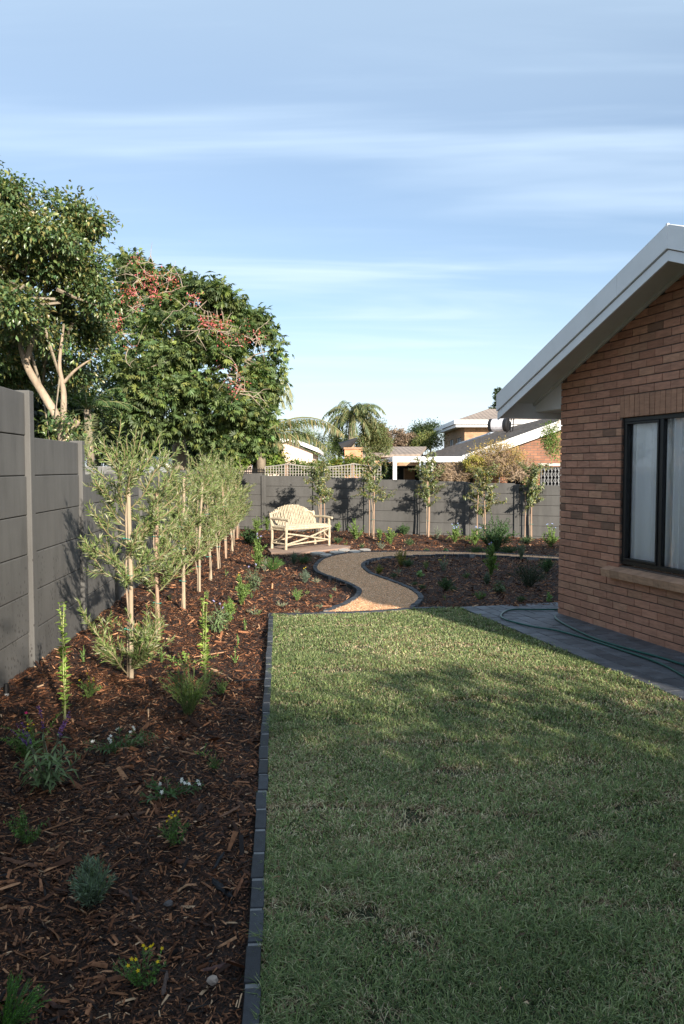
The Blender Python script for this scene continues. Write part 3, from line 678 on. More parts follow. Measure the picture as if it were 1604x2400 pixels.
# --- lower flat roof beside the carport and tiled roof behind
lr = empty('low_tiled_house', tuple(P(920, 1040, 48)), 'low house with pale brown tiled roof behind the brick chimney', 'house')
q = [P(845, 1066, 44), P(985, 1064, 44), P(1000, 1046.5, 52), P(868, 1047, 52)]
b = MB(); b.prism(q, (0, 0, -.15)); b.build('roof', M['tileB'], lr)
b = MB(); b.box(q[0][0] + .2, q[1][0], 44.4, 51.5, -.1, q[0][2] - .1); b.build('wall', M['brickL'], lr)
ch = empty('brick_chimney', tuple(P(828, 1080, 34)), 'squat orange brick braai chimney beyond the white trellis', 'chimney')
b = MB(); p0, p1 = P(808, 1053, 34), P(850, 1053, 34); b.box(p0[0], p1[0], 34, 34.7, -.1, p0[2]); b.build('stack', brickmat('brick_orange', (.55, .27, .14), (.48, .23, .12), (.33, .24, .17), bw=.2, bh=.09), ch)
b = MB(); b.box(p0[0] - .04, p1[0] + .04, 33.96, 34.74, p0[2] + .002, p0[2] + .08); b.build('cap', M['brickL'], ch)
b = MB(); p2 = P(832, 1052, 34.3); b.tube([(p2[0] - .55, 34.5, p2[2] + .02), (p2[0] + .1, 34.5, p2[2] + .45)], [.3, .05], 8)
b.build('cowl', M['black'], ch)
# --- two-storey house on the right
th = empty('two_storey_house', tuple(P(1066, 1098, 50)), 'two-storey face brick house with white eaves and hipped tiled roof behind the long roof slope', 'house')
K = P(1066, 993, 50); zE = K[2]; XK = K[0]; YK = 50; yl = 61
b = MB(); wx0, wx1 = XK + .75, 22
# side wall seen obliquely on the left has two windows: build it from slabs
win_y = [(YK + 2.2, YK + 4.2), (YK + 5.8, YK + 7.8)]
zw0, zw1 = zE - 1.75, zE - .75
ys = [YK + .8, win_y[0][0], win_y[0][1], win_y[1][0], win_y[1][1], yl]
for k in range(5):
    if k % 2 == 0: b.box(wx0, wx0 + .25, ys[k], ys[k + 1], -.1, zE - .1)
    else: b.box(wx0, wx0 + .25, ys[k], ys[k + 1], -.1, zw0); b.box(wx0, wx0 + .25, ys[k], ys[k + 1], zw1, zE - .1)
b.box(wx0 + .25, wx1, YK + .8, YK + 1.05, -.1, zE - .1); b.build('wall', M['brickL'], th)
for (ya, yb_) in win_y:
    wn = empty('window', (0, 0, 0)); wn.parent = th
    b = MB(); b.box(wx0 + .1, wx0 + .12, ya, yb_, zw0, zw1); o = b.build('pane', M['darkglass'] if 'darkglass' in M else mat('dark_glass', (.08, .1, .13), .12), wn)
    b = MB(); ym = (ya + yb_) / 2
    for (a, e, c_, d_) in ((ya, ya + .09, zw0, zw1), (yb_ - .09, yb_, zw0, zw1), (ym - .05, ym + .05, zw0, zw1)): b.box(wx0 + .04, wx0 + .09, a, e, c_, d_)
    b.box(wx0 + .04, wx0 + .09, ya, yb_, zw0 - .07, zw0 - .002); b.build('frame', M['white'], wn)
b = MB(); b.box(XK - .02, XK + .02, YK, yl + .4, zE - .02, zE + .24); b.box(XK + .02, 22, YK - .02, YK + .02, zE - .02, zE + .24); b.box(XK + .1, XK + .13, YK + .1, yl + .3, zE - .2, zE - .025); b.box(XK + .13, 22, YK + .1, YK + .13, zE - .2, zE - .025); b.box(XK + .13, 22, YK + .13, yl, zE - .1, zE - .06)
b.build('eaves', M['white'], th)
R1 = P(1145, 958, 55.5); b = MB(); hz = R1[2]
vs = [(XK, YK, zE + .2), (22, YK, zE + .2), (22, yl + .4, zE + .2), (XK, yl + .4, zE + .2), (R1[0], 55.5, hz), (R1[0] + 2.2, 55.5, hz - .05), (22, 55.5, hz - .6)]
b.add(vs, [(0, 1, 5, 4), (1, 6, 5), (3, 0, 4), (2, 3, 4, 5), (6, 2, 5), (0, 3, 2, 1)]); b.build('roof', M['tileB'], th)
# solar water heater on the long slope
def onroof(px, py):
    n = np.array([-sl, 0, 1.]); return inplane(px, py, (A_[0], YF, A_[2]), n / np.linalg.norm(n))
hd = P(1166, 1000, 33.0)
sw = empty('solar_water_heater', tuple(onroof(1175, 1012)), 'black and white solar geyser drum with collector panels on the long tiled roof', 'water heater')
dc = P(1170, 996.5, 33.5); b = MB(); rr = 15.5 / 1867 * 33.5
ax = np.array([.82, -.57, 0.]); 
b.tube([dc - ax * .42, dc - ax * .40, dc - ax * .26], [rr * .7, rr, rr], 20); b.tube([dc + ax * .26, dc + ax * .40, dc + ax * .43, dc + ax * .44], [rr, rr, rr * .75, rr * .4], 20); b.build('end_cap', M['black'], sw, smooth=False)
b = MB(); b.tube([dc - ax * .26, dc + ax * .26], rr * .97, 20); b.build('tank', mat('tank_white', (.6, .6, .64), .3), sw)
b = MB()
for px, py in ((1190, 975), (1184, 998), (1188, 1012), (1181, 985)):
    q = P(px, py, 33.3); b.tube([q, q + np.array([.06, 0, -.2])], .03, 6)
for k in range(3): b.tube([dc + ax * .5 + np.array([.1 * k - .05, 0, .35]), dc + ax * .5 + np.array([.1 * k - .1, 0, -.3])], .025, 6)
b.build('bracket', M['black'], sw)
for (pa, pb) in (((1075, 1044), (1150, 1020)), ((1144, 1022), (1166, 1013))):
    a, e = onroof(*pa), onroof(*pb); b = MB(); u_ = (e - a); nn = np.array([0, 1.1, 0.]) if pa[0] < 1100 else np.array([0, .5, 0.])
    p = [a, e, e + nn, a + nn]; b.hexa([x + (0, 0, .05) for x in p] + [x + (0, 0, .14) for x in p]); b.build('collector_panel', mat('solar_panel', (.35, .4, .47), .25), sw)
# --- cream gable house on the left
cr = empty('cream_house', tuple(P(690, 1098, 36)), 'cream plastered gable end with white rake seen between the palm and the trees', 'house')
ap, rl, rr_ = P(678, 1034, 36), P(749, 1062, 36), P(628, 1050, 36)
b = MB(); b.prism([(rr_[0], 36, -.1), (rl[0] - .3, 36, -.1), (rl[0] - .3, 36, rl[2]), (ap[0], 36, ap[2]), (rr_[0], 36, rr_[2])], (0, 8, 0)); b.build('wall', M['cream'], cr)
b = MB()
for (a, e) in ((ap, rl), (rr_, ap)):
    dv = (0, 8.6, 0); b.prism([a + (0, -.3, .02), e + (0, -.3, .02), e + (0, -.3, .2), a + (0, -.3, .2)], dv)
b.build('roof', M['white'], cr)
b = MB(); a, e = P(634, 1088, 33), P(735, 1091, 33); b.box(a[0], e[0], 33, 33.9, a[2] - .08, a[2]); 
for k in range(26): b.box(a[0] + k * .07, a[0] + k * .07 + .035, 32.97, 33, a[2] - .1, a[2] + .01)
tag(b.build('pergola_roof', mat('brown_sheet', (.13, .09, .07), .8)), 'brown corrugated shade roof edge just above the back wall below the cream house', 'roof')
# --- grey garden shed behind the left wall
sh = empty('garden_shed', tuple(P(352, 1110, 19)), 'small grey garden shed with white roof edge below the flowering tree', 'shed')
a, m_, e = P(303, 1095, 19), P(356, 1071, 19), P(400, 1092, 19)
b = MB(); b.prism([(a[0] + .08, 19, -.1), (e[0], 19, -.1), (e[0], 19, e[2] - .04), (m_[0], 19, m_[2] - .05), (a[0] + .08, 19, a[2] - .04)], (0, 2.4, 0)); b.build('wall', mat('shed_grey', (.2, .22, .24), .6), sh)
b = MB()
for (p, q) in ((a, m_), (m_, e)): b.prism([p + (0, -.1, -.05), q + (0, -.1, -.05), q + (0, -.1, .015), p + (0, -.1, .015)], (0, 2.6, 0))
b.build('roof', M['white'], sh)
# --- brick house with white-framed patio beyond the corner
bh = empty('brick_cottage', tuple(P(540, 1100, 30)), 'sunlit orange brick and white building glimpsed under the flowering tree', 'house')
b = MB(); b.box(P(470, 1, 30)[0], P(555, 1, 30)[0], 30, 34, -.1, P(1, 1040, 30)[2]); b.build('wall', M['cream'], bh)
b = MB(); b.box(P(474, 1, 29.9)[0], P(488, 1, 29.9)[0], 29.9, 29.99, -.1, P(1, 1062, 30)[2]); b.box(P(520, 1, 29.9)[0], P(553, 1, 29.9)[0], 29.9, 29.99, -.1, P(1, 1055, 30)[2]); b.build('brick_panel', brickmat('brick_orange2', (.6, .25, .12), (.5, .2, .1), (.3, .2, .15)), bh)
b = MB(); b.box(P(508, 1, 29.8)[0], P(556, 1, 29.8)[0], 29.75, 29.8, -.1, P(1, 1081, 29.8)[2]); b.build('low_fence', M['white'], bh)
M['trellis'] = mat('trellis_paint', (.36, .34, .31), .7, .2, 8)
# --- spiked black fence and white trellis on the walls
b = MB(); pA = np.array(bp[0]); pB = np.array(bp[1])
def fence_bars(p, q, z0, z1, n):
    for k in range(n):
        c_ = p + (q - p) * (k + .5) / n; b.box(c_[0] - .007, c_[0] + .007, c_[1] + .16, c_[1] + .174, z0 - .35, z1)
    for z in (z0 + .02, z1 - .07):
        d = np.array([0, .167]); seg_box(b, p + d, q + d, z, z + .025, .02)
fence_bars(pA, pB, 1.56, 1.72, 24)
tag(b.build('spiked_fence', M['black']), 'low black spiked railing above the wall corner', 'fence')
tr_ = empty('trellis', (bp[1][0], bp[1][1] + .5, 0), 'white wavy-topped lattice trellis above the back wall', 'trellis')
pa, pb = inplane(622, 1105, (BW0[0], BW0[1] + .5, 0), bn), inplane(893, 1115, (BW0[0], BW0[1] + .5, 0), bn)
L_ = pb - pa; zz0 = pa[2] - .35
b = MB(); n = 40
def zt_(u):   # scalloped top: three sags
    ph = (u * 1.75 - .36) % 1.0; return 1.73 + .09 * (2 * abs(ph - .5)) ** 1.6 + (0 if u < .99 else .05)
for k in range(n + 1):
    u = k / n; c_ = pa + L_ * u; zt = zt_(u); b.hexa([(c_[0] - .007, c_[1] - .01, zz0), (c_[0] + .007, c_[1] - .01, zz0), (c_[0] + .007, c_[1], zz0), (c_[0] - .007, c_[1], zz0)] + [(c_[0] - .007, c_[1] - .01, zt), (c_[0] + .007, c_[1] - .01, zt), (c_[0] + .007, c_[1], zt), (c_[0] - .007, c_[1], zt)])
for z in (1.40, 1.475, 1.55, 1.625, 1.70):
    seg_box(b, pa[:2] + (0, .012), pb[:2] + (0, .012), z, z + .014, .01)
b.build('lattice', M['trellis'], tr_)
b = MB(); b.tube([pa[:2].tolist() + [zt_(0)]] + [((pa + L_ * k / 60)[0], (pa + L_ * k / 60)[1], zt_(k / 60)) for k in range(1, 61)], .016, 5); b.build('top_rail', M['trellis'], tr_)
for u in (.195, .77):
    c_ = pa + L_ * u; b = MB(); b.box(c_[0] - .04, c_[0] + .04, c_[1] + .02, c_[1] + .1, 0, 1.84); b.build('post', M['stake_red'], tr_)
# ============================================================= BENCH
FL, FR, BLp = G(671, 1291), G(772, 1281), G(641, 1288)
xw = (FR - FL); W_ = np.linalg.norm(xw); xw /= W_; yw = np.array([-xw[1], xw[0], 0]); DP = .44
bench = empty('log_bench', tuple(FL), 'rustic peeled log bench with arched slatted back and crossed braces', 'bench')
bz = .02
def bpt(u, v, z): return FL + xw * u + yw * v + np.array([0, 0, z + bz])
def log(name, pts, r, n=9, wob=.006, seed=0):
    rr = random.Random(seed or hash(name) % 999 + int(pts[0][0] * 1000) % 97); P_ = spline([bpt(*p) + np.array([rr.uniform(-wob, wob) for _ in range(3)]) for p in pts], 3)
    rs = [r * .86 * rr.uniform(.9, 1.1) for _ in P_]; m = MB(); m.tube(P_, rs, n); return m.build(name, M['log'], bench, smooth=False)
HS = .42
for (u, v, h) in ((0, 0, .60), (W_, 0, .60)): log('leg', [(u, v, 0), (u + .005, v, h / 2), (u, v, h)], .034, 10)
for (u, v) in ((0, DP), (W_, DP)): log('leg', [(u, v, 0), (u, v, .4), (u, v + .06, .74)], .034, 10)
for u in (0, W_): log('armrest', [(u, -.09, .615), (u, .15, .63), (u, DP + .06, .63)], .032, 10)
log('seat_rail', [(-.04, 0, HS), (W_ / 2, -.005, HS + .005), (W_ + .04, 0, HS)], .036, 10); log('seat_rail', [(-.03, DP, HS), (W_ + .03, DP, HS)], .03, 10)
for u in (0, W_): log('side_rail', [(u, 0, HS - .01), (u, DP, HS - .01)], .027)
ns = 11; st = empty('seat', (0, 0, 0)); st.parent = bench
for k in range(ns):
    v = .035 + (DP - .07) * k / (ns - 1); rr = random.Random(k); m = MB(); m.tube([bpt(-.02, v, HS + .04), bpt(W_ / 2, v + .003, HS + .045), bpt(W_ + .02, v, HS + .04)], rr.uniform(.019, .024), 8); m.build('seat_pole', M['log'], st)
bk = empty('backrest', (0, 0, 0)); bk.parent = bench; nsl = 27
for k in range(nsl):
    u = .035 + (W_ - .07) * k / (nsl - 1); s = (u / W_ - .5) * 2; top = .71 + .19 * (1 - abs(s) ** 2.2); rr = random.Random(k + 50)
    m = MB(); m.tube([bpt(u, DP - .03, HS + .0), bpt(u + rr.uniform(-.006, .006), DP + .04, (HS + top) / 2), bpt(u - .01 * s, DP + .11, top + rr.uniform(-.008, .008))], rr.uniform(.013, .0165), 8); m.build('back_slat', M['log'], bk)
log('back_rail', [(-.02, DP + .05, .70), (W_ * .25, DP + .12, .79), (W_ * .5, DP + .13, .83), (W_ * .75, DP + .12, .79), (W_ + .02, DP + .05, .70)], .022)
log('brace', [(.02, 0, .10), (W_ * .5, .01, .22), (W_ - .03, 0, .38)], .022); log('brace', [(.02, 0, .33), (W_ * .5, -.02, .24), (W_ - .03, 0, .14)], .022)
log('brace', [(.03, DP, .12), (W_ - .03, DP, .36)], .02); log('stretcher', [(.0, .03, .09), (W_ * .5, .02, .11), (W_, .03, .13)], .022)
for u in (0, W_): log('stretcher', [(u, 0, .12), (u, DP, .12)], .02); log('brace', [(u, .03, .36), (u, DP * .5, .22), (u, DP - .02, .16)], .017)
log('brace', [(W_ - .19, .01, HS - .05), (W_ - .12, 0, .26), (W_ - .02, 0, .2)], .018)
# slab below the bench and stepping stones
M['slab'] = mat('patio_slab', (.27, .185, .14), .9, .2, 6, .3, 60); M['stone'] = mat('step_stone', (.4, .37, .33), .85, .2, 12, .4, 60)
b = MB(); q = [G(636, 1297), G(700, 1297.5), G(815, 1285), G(822, 1281), G(768, 1277), G(650, 1280), G(628, 1288)]; b.prism([(p[0], p[1], -.05) for p in q][::1], (0, 0, .068)); tag(b.build('patio_slab', M['slab'], bevel=.005), kind='structure')
for k, (x, y, wp_, hp) in enumerate([(745, 1297.5, 17, 2.6), (765, 1302, 14, 2.6), (790, 1296, 18, 3), (808, 1290.5, 14, 3), (832, 1294, 15, 3), (856, 1290.5, 13, 2.5)]):
    c_ = G(x, y); rx = wp_ / 1867 * c_[1] * 1.0; ry = hp / 1867 * c_[1] * 1.0 / (1.7 / c_[1]); r = random.Random(k)
    pts = [(c_[0] + rx * math.cos(a) * r.uniform(.85, 1.1), c_[1] + ry * math.sin(a) * r.uniform(.85, 1.1), -.03) for a in np.linspace(0, 6.28, 11)[:-1]]
    b = MB(); b.prism(pts, (0, 0, .055)); tag(b.build('stepping_stone', M['stone'], bevel=.006), ['flat stepping stone nearest the bench slab, leftmost of six', 'stepping stone lying in front beside the path edging, second from the left', 'broad stepping stone in the middle of the front row', 'stepping stone at the back of the group, closest to the slab corner', 'fifth stepping stone from the left, beside the curved edging', 'rightmost stepping stone where the path turns right'][k], 'stone', 'stepping stones from path to bench')
# small black garden light by the left wall, pale rock by the post
c_ = G(16, 1640); gl_ = empty('garden_spike_light', tuple(c_), 'small black and grey spike light in the mulch at the far left', 'light')
b = MB(); b.tube([c_ + (0, 0, -.02), c_ + (0, 0, .05)], .018, 10); b.build('base', M['metal'], gl_); b = MB(); b.tube([c_ + (0, 0, .051), c_ + (0, 0, .12)], [.022, .017], 10); b.build('head', M['black'], gl_)
def rock(px, py, s, c, label, seed):
    c_ = G(px, py); r = random.Random(seed); b = MB(); 
    V = []; n = 7
    for i in range(1, 4):
        for k in range(n):
            a = 6.283 * k / n; ph = math.pi * i / 4; V.append((c_[0] + s * math.sin(ph) * math.cos(a) * r.uniform(.8, 1.2), c_[1] + s * math.sin(ph) * math.sin(a) * r.uniform(.7, 1.1), s * .6 * math.cos(ph) * r.uniform(.8, 1.1) + s * .2))
    V.append((c_[0], c_[1], s * .75)); F = [(i * n + k, (i + 1) * n + k, (i + 1) * n + (k + 1) % n, i * n + (k + 1) % n) for i in range(2) for k in range(n)] + [(3 * n, k, (k + 1) % n) for k in range(n)]
    b.add(V, F); tag(b.build('rock', c, smooth=False, bevel=s * .06), label, 'rock')
rk = mat('rock', (.3, .24, .2), .9, .3, 30, .5, 60)
rock(61, 1588, .05, rk, 'pale pinkish rock at the foot of the second wall post', 1); rock(396, 2120, .02, mat('rock2', (.09, .08, .08), .9, .3, 30), 'dark round stone in the mulch right of the grey lavender', 2)
rock(500, 2300, .022, rk, 'largest brown clod near the bottom of the lawn edging', 3)
# ============================================================= VEGETATION
def unit(a): return a / (np.linalg.norm(a, axis=-1, keepdims=True) + 1e-9)
def leaf_mesh(Pp, D, Nn, Ln, Wd, C, fold=.25, bend=.15):
    """diamond leaves folded along the midrib; 5 verts, 4 tris"""
    n = len(Pp); D = unit(D); S = unit(np.cross(D, Nn)); U = np.cross(S, D)
    Ln = np.broadcast_to(np.asarray(Ln, float), (n,))[:, None]; Wd = np.broadcast_to(np.asarray(Wd, float), (n,))[:, None]
    mid = Pp + D * Ln * .45; tip = Pp + D * Ln - U * Ln * bend
    V = np.stack([Pp, mid + S * Wd * .5 + U * Wd * fold, mid - S * Wd * .5 + U * Wd * fold, tip, mid], 1)
    f = np.array([(0, 1, 4), (1, 3, 4), (0, 4, 2), (4, 3, 2)]); F = (f[None] + 5 * np.arange(n)[:, None, None]).reshape(-1, 3)
    return V.reshape(-1, 3), F, np.repeat(C, 5, 0)
def pick(r, pal, n, var=.2):
    pal = np.array(pal); return pal[r.integers(0, len(pal), n)] * r.uniform(1 - var, 1 + var, (n, 1))
def leaves_on(r, poly, spacing, Ln, Wd, pal, out=.9, up=.3, t0=.15, jit=.3, droop=0.):
    """leaves in pairs along one polyline"""
    pts = np.array(poly); d = np.r_[0, np.cumsum(np.linalg.norm(np.diff(pts, axis=0), axis=1))]; Lt = d[-1]
    s = np.arange(Lt * t0, Lt, spacing); 
    if len(s) == 0: return None
    s = np.repeat(s, 2); n = len(s); p = np.stack([np.interp(s, d, pts[:, i]) for i in range(3)], 1)
    q = np.stack([np.interp(np.minimum(s + .01, Lt), d, pts[:, i]) for i in range(3)], 1) - np.stack([np.interp(np.maximum(s - .01, 0), d, pts[:, i]) for i in range(3)], 1); T = unit(q)
    a = r.uniform(0, 6.28, n); ref = np.where(np.abs(T[:, 2:3]) > .9, np.array([[1., 0, 0]]), np.array([[0, 0, 1.]])); S = unit(np.cross(T, ref)); B = np.cross(T, S)
    rad = np.cos(a)[:, None] * S + np.sin(a)[:, None] * B
    D = rad * out + T * up + r.normal(0, jit, (n, 3)) * .5; D[:, 2] -= droop
    Nn = T + r.normal(0, .4, (n, 3)); tp = .65 + .35 * np.sin(np.pi * np.clip(s / Lt, 0, 1) * .9 + .3)
    return p, D, Nn, Ln * r.uniform(.7, 1.15, n) * tp, Wd * r.uniform(.75, 1.15, n) * tp, pick(r, pal, n)
class Leaves:
    def __init__(s): s.a = []
    def add(s, x):
        if x is not None: s.a.append(x)
    def build(s, name, m, parent, fold=.25, bend=.15):
        if not s.a: return
        k = [np.concatenate([np.atleast_1d(a[i]) for a in s.a]) for i in range(6)]
        V, F, C = leaf_mesh(*k, fold=fold, bend=bend); return npobj(name, V, F, C, m, parent, world=False)
def curve(r, p0, d0, ln, upc=0., wob=.15, n=6, droop=0.):
    pts = [np.array(p0, float)]; d = unit(np.array(d0, float)); st = ln / n
    for i in range(n):
        pts.append(pts[-1] + d * st); d = unit(d + r.normal(0, wob, 3) * .5 + np.array([0, 0, upc - droop * (i / n)]))
    return pts
# ---- slender staked trees (olive-leaved row and the broad-leaved row)
def staked_tree(root, seed, H, z0, rad, nsh, Ln, Wd, pal, stakes, trunkc, out=.5, up=.9, droop=0., spacing=.02, sub=4, sucker=False, upc=.18, sh=(.35, .8), sprout=0, gap=0, leafm='leaf'):
    r = np.random.default_rng(seed); lv = Leaves(); tw = MB(); trk = MB()
    tp = [(0, 0, -.03)] + [(r.normal(0, .014), r.normal(0, .014), H * .78 * k / 6) for k in range(1, 7)]
    trk.tube(tp, [.011, .011, .010, .009, .008, .007, .005], 7); trk.build('trunk', M[trunkc], root, world=False, smooth=True)
    for k, (dx_, dy_, h_, rr_, mn) in enumerate(stakes):
        m = MB(); m.tube([(dx_, dy_, -.05), (dx_ + r.normal(0, .01), dy_, h_ * .5), (dx_ + r.normal(0, .02), dy_ + r.normal(0, .01), h_)], [rr_ * 1.08, rr_, rr_ * .95], 9); m.build('stake', M[mn], root, world=False, smooth=False)
    for z in (.32 * H * .6, .55 * H * .75, .8 * H * .7):
        m = MB(); sx, sy = stakes[0][:2]; c_ = np.array([sx / 2, sy / 2]); e = abs(np.hypot(sx, sy)) / 2 + .03; an = math.atan2(sy, sx)
        m.tube([(c_[0] + e * math.cos(a) * math.cos(an) - .025 * math.sin(a) * math.sin(an), c_[1] + e * math.cos(a) * math.sin(an) + .025 * math.sin(a) * math.cos(an), z + .004 * math.sin(3 * a)) for a in np.linspace(0, 6.28, 13)], .003, 5); m.build('tie', M['tie'], root, world=False)
    def shoot(p, d, ln, lvl):
        c_ = curve(r, p, d, ln, upc, .22, 6, droop * .5); tw.tube(c_, [.0045 if lvl == 0 else .0025] * 6 + [.001], 4, cap=False)
        lv.add(leaves_on(r, c_, spacing, Ln, Wd, pal, out, up, .12, .3, droop))
        if lvl == 0:
            for _ in range(sub):
                k = r.integers(1, 6); dd = unit(np.array(c_[k]) - np.array(c_[k - 1])) + r.normal(0, .6, 3); dd[2] = abs(dd[2]) * .8 + .1 if droop < .3 else dd[2]
                shoot(c_[k], dd, ln * r.uniform(.3, .6), 1)
    for i in range(nsh):
        z = z0 + (H * .8 - z0) * (i / max(1, nsh - 1)) ** (1.15 if droop < .3 else .85)
        if gap and r.random() < gap: continue
        a = r.uniform(0, 6.28) + i * 2.4; u = (z - z0) / (H - z0); rr2 = rad * (1.1 - .55 * u) * r.uniform(.6, 1.15)
        shoot((0, 0, z), (math.cos(a) * rr2 / rad, math.sin(a) * rr2 / rad, r.uniform(.25, .8)), min(H - z + .05, r.uniform(*sh)) * (rr2 / rad) ** .5, 0)
    for i in range(sprout):
        a = r.uniform(0, 6.28); shoot((0, 0, H * .66), (math.cos(a) * .25, math.sin(a) * .25, 1), H * r.uniform(.3, .38), 0)
    if sucker:
        for i in range(13):
            a = r.uniform(0, 6.28); shoot((0, 0, .01), (math.cos(a) * .8, math.sin(a) * .8, .9), r.uniform(.4, .62), 0)
    tw.build('branch', M['stem'], root, world=False) if False else None
    for i_, c_ in enumerate(tw.c): tw.c[i_] = (.25, .2, .11)
    tw.build('branches', M['stem'], root, world=False); lv.build('crown', M[leafm], root)
OLV = [(.14, .20, .055), (.18, .25, .075), (.26, .315, .13), (.33, .34, .22), (.11, .15, .05), (.15, .21, .07)]
OLV_LBL = ['nearest slender olive-leaved tree on a pale stake, with bushy shoots at its foot', 'second staked olive-leaved tree from the camera, beside a brown stake', 'third staked olive-leaved tree along the left wall, blunt stake top showing',
 'fourth staked olive-leaved tree from the camera in the left row', 'fifth staked olive-leaved tree from the camera in the left row', 'sixth staked olive-leaved tree from the camera in the left row', 'seventh staked olive-leaved tree from the camera in the left row',
 'eighth staked olive-leaved tree from the camera in the left row', 'ninth staked olive-leaved tree, last but one before the wall corner', 'farthest olive-leaved tree of the left row, next to the wall corner']
ob = [(300,1584),(366,1493),(426,1427),(463,1385),(490,1356),(517,1330),(531,1307),(541,1290),(550,1276),(559,1263)]
protos = []
for i, (x, y) in enumerate(ob):
    p = G(x, y); grp = 'staked olive-leaved trees along the left wall'
    if i < 4:
        root = empty('staked_tree', tuple(p), OLV_LBL[i], 'tree', grp)
        H = [2.02, 1.82, 1.78, 1.8][i]
        st = [[(0, 0, 1.58, .017, 'stake')], [(0, 0, 1.45, .017, 'stake_red')], [(0, 0, 1.6, .017, 'stake')], [(0, 0, 1.5, .015, 'stake')]][i]
        st = [(a - .0, b_, h_, r_, m_) for a, b_, h_, r_, m_ in st]
        staked_tree(root, 11 + i, H, .72 if i == 0 else .42, .31, [24, 25, 27, 30][i], .072, .0118, OLV, [(.035, -.02, *s[2:]) for s in st], 'bark_pale', out=.6, up=.8, spacing=.0165, sub=4, sucker=(i == 0), sprout=3, sh=(.3, .6), upc=.11)
        protos.append(root)
    else:
        root = copy_tree(protos[1 + i % 3]); root.location = tuple(p); root['label'] = OLV_LBL[i]; s = 1 + .04 * ((i * 7) % 3 - 1); root.scale = (s, s, s); root.rotation_euler = (R((i * 37) % 7 - 3), R((i * 53) % 7 - 3), i * 1.9)
EVG = [(.075, .11, .03), (.10, .14, .04), (.13, .165, .05), (.22, .2, .06), (.06, .09, .028), (.2, .23, .12)]
EV = [(749, 1265, 1062, 'leafy young tree with double stakes directly behind the log bench', .95, .22), (873, 1264, 1026, 'tallest slim young tree right of the bench, small low branch on its right side', 1.02, .2), (1001, 1263, 1046, 'third young tree along the back wall, in front of the white carport post', .95, .21),
      (1134, 1269, 1070, 'fourth young tree along the back wall, with yellowing leaves at the top', .75, .26), (1243, 1268, 1064, 'fifth young tree along the back wall, nearest the brick house, two splayed stakes', .95, .24)]
for i, (x, y, ty, lb, z0, rd) in enumerate(EV):
    p = G(x, y); H = EYE + (1098 - ty) / 1867 * p[1]
    root = empty('staked_tree', tuple(p), lb, 'tree', 'young staked trees in front of the back wall')
    off = [.12, -.075, .06, -.15, -.12][i]
    staked_tree(root, 60 + i, H * 1.02, z0 - .15, rd * 1.15, 27, .085, .028, EVG if i not in (3,) else EVG + [(.2, .17, .04)], [(.03, -.02, H * .62, .014, 'stake_red'), (off, .03, H * .58, .012, 'stake_red')], 'bark_pale', out=.7, up=.2, droop=.55, spacing=.03, sub=5, upc=.08, sh=(.25, .6), leafm='gloss_leaf')
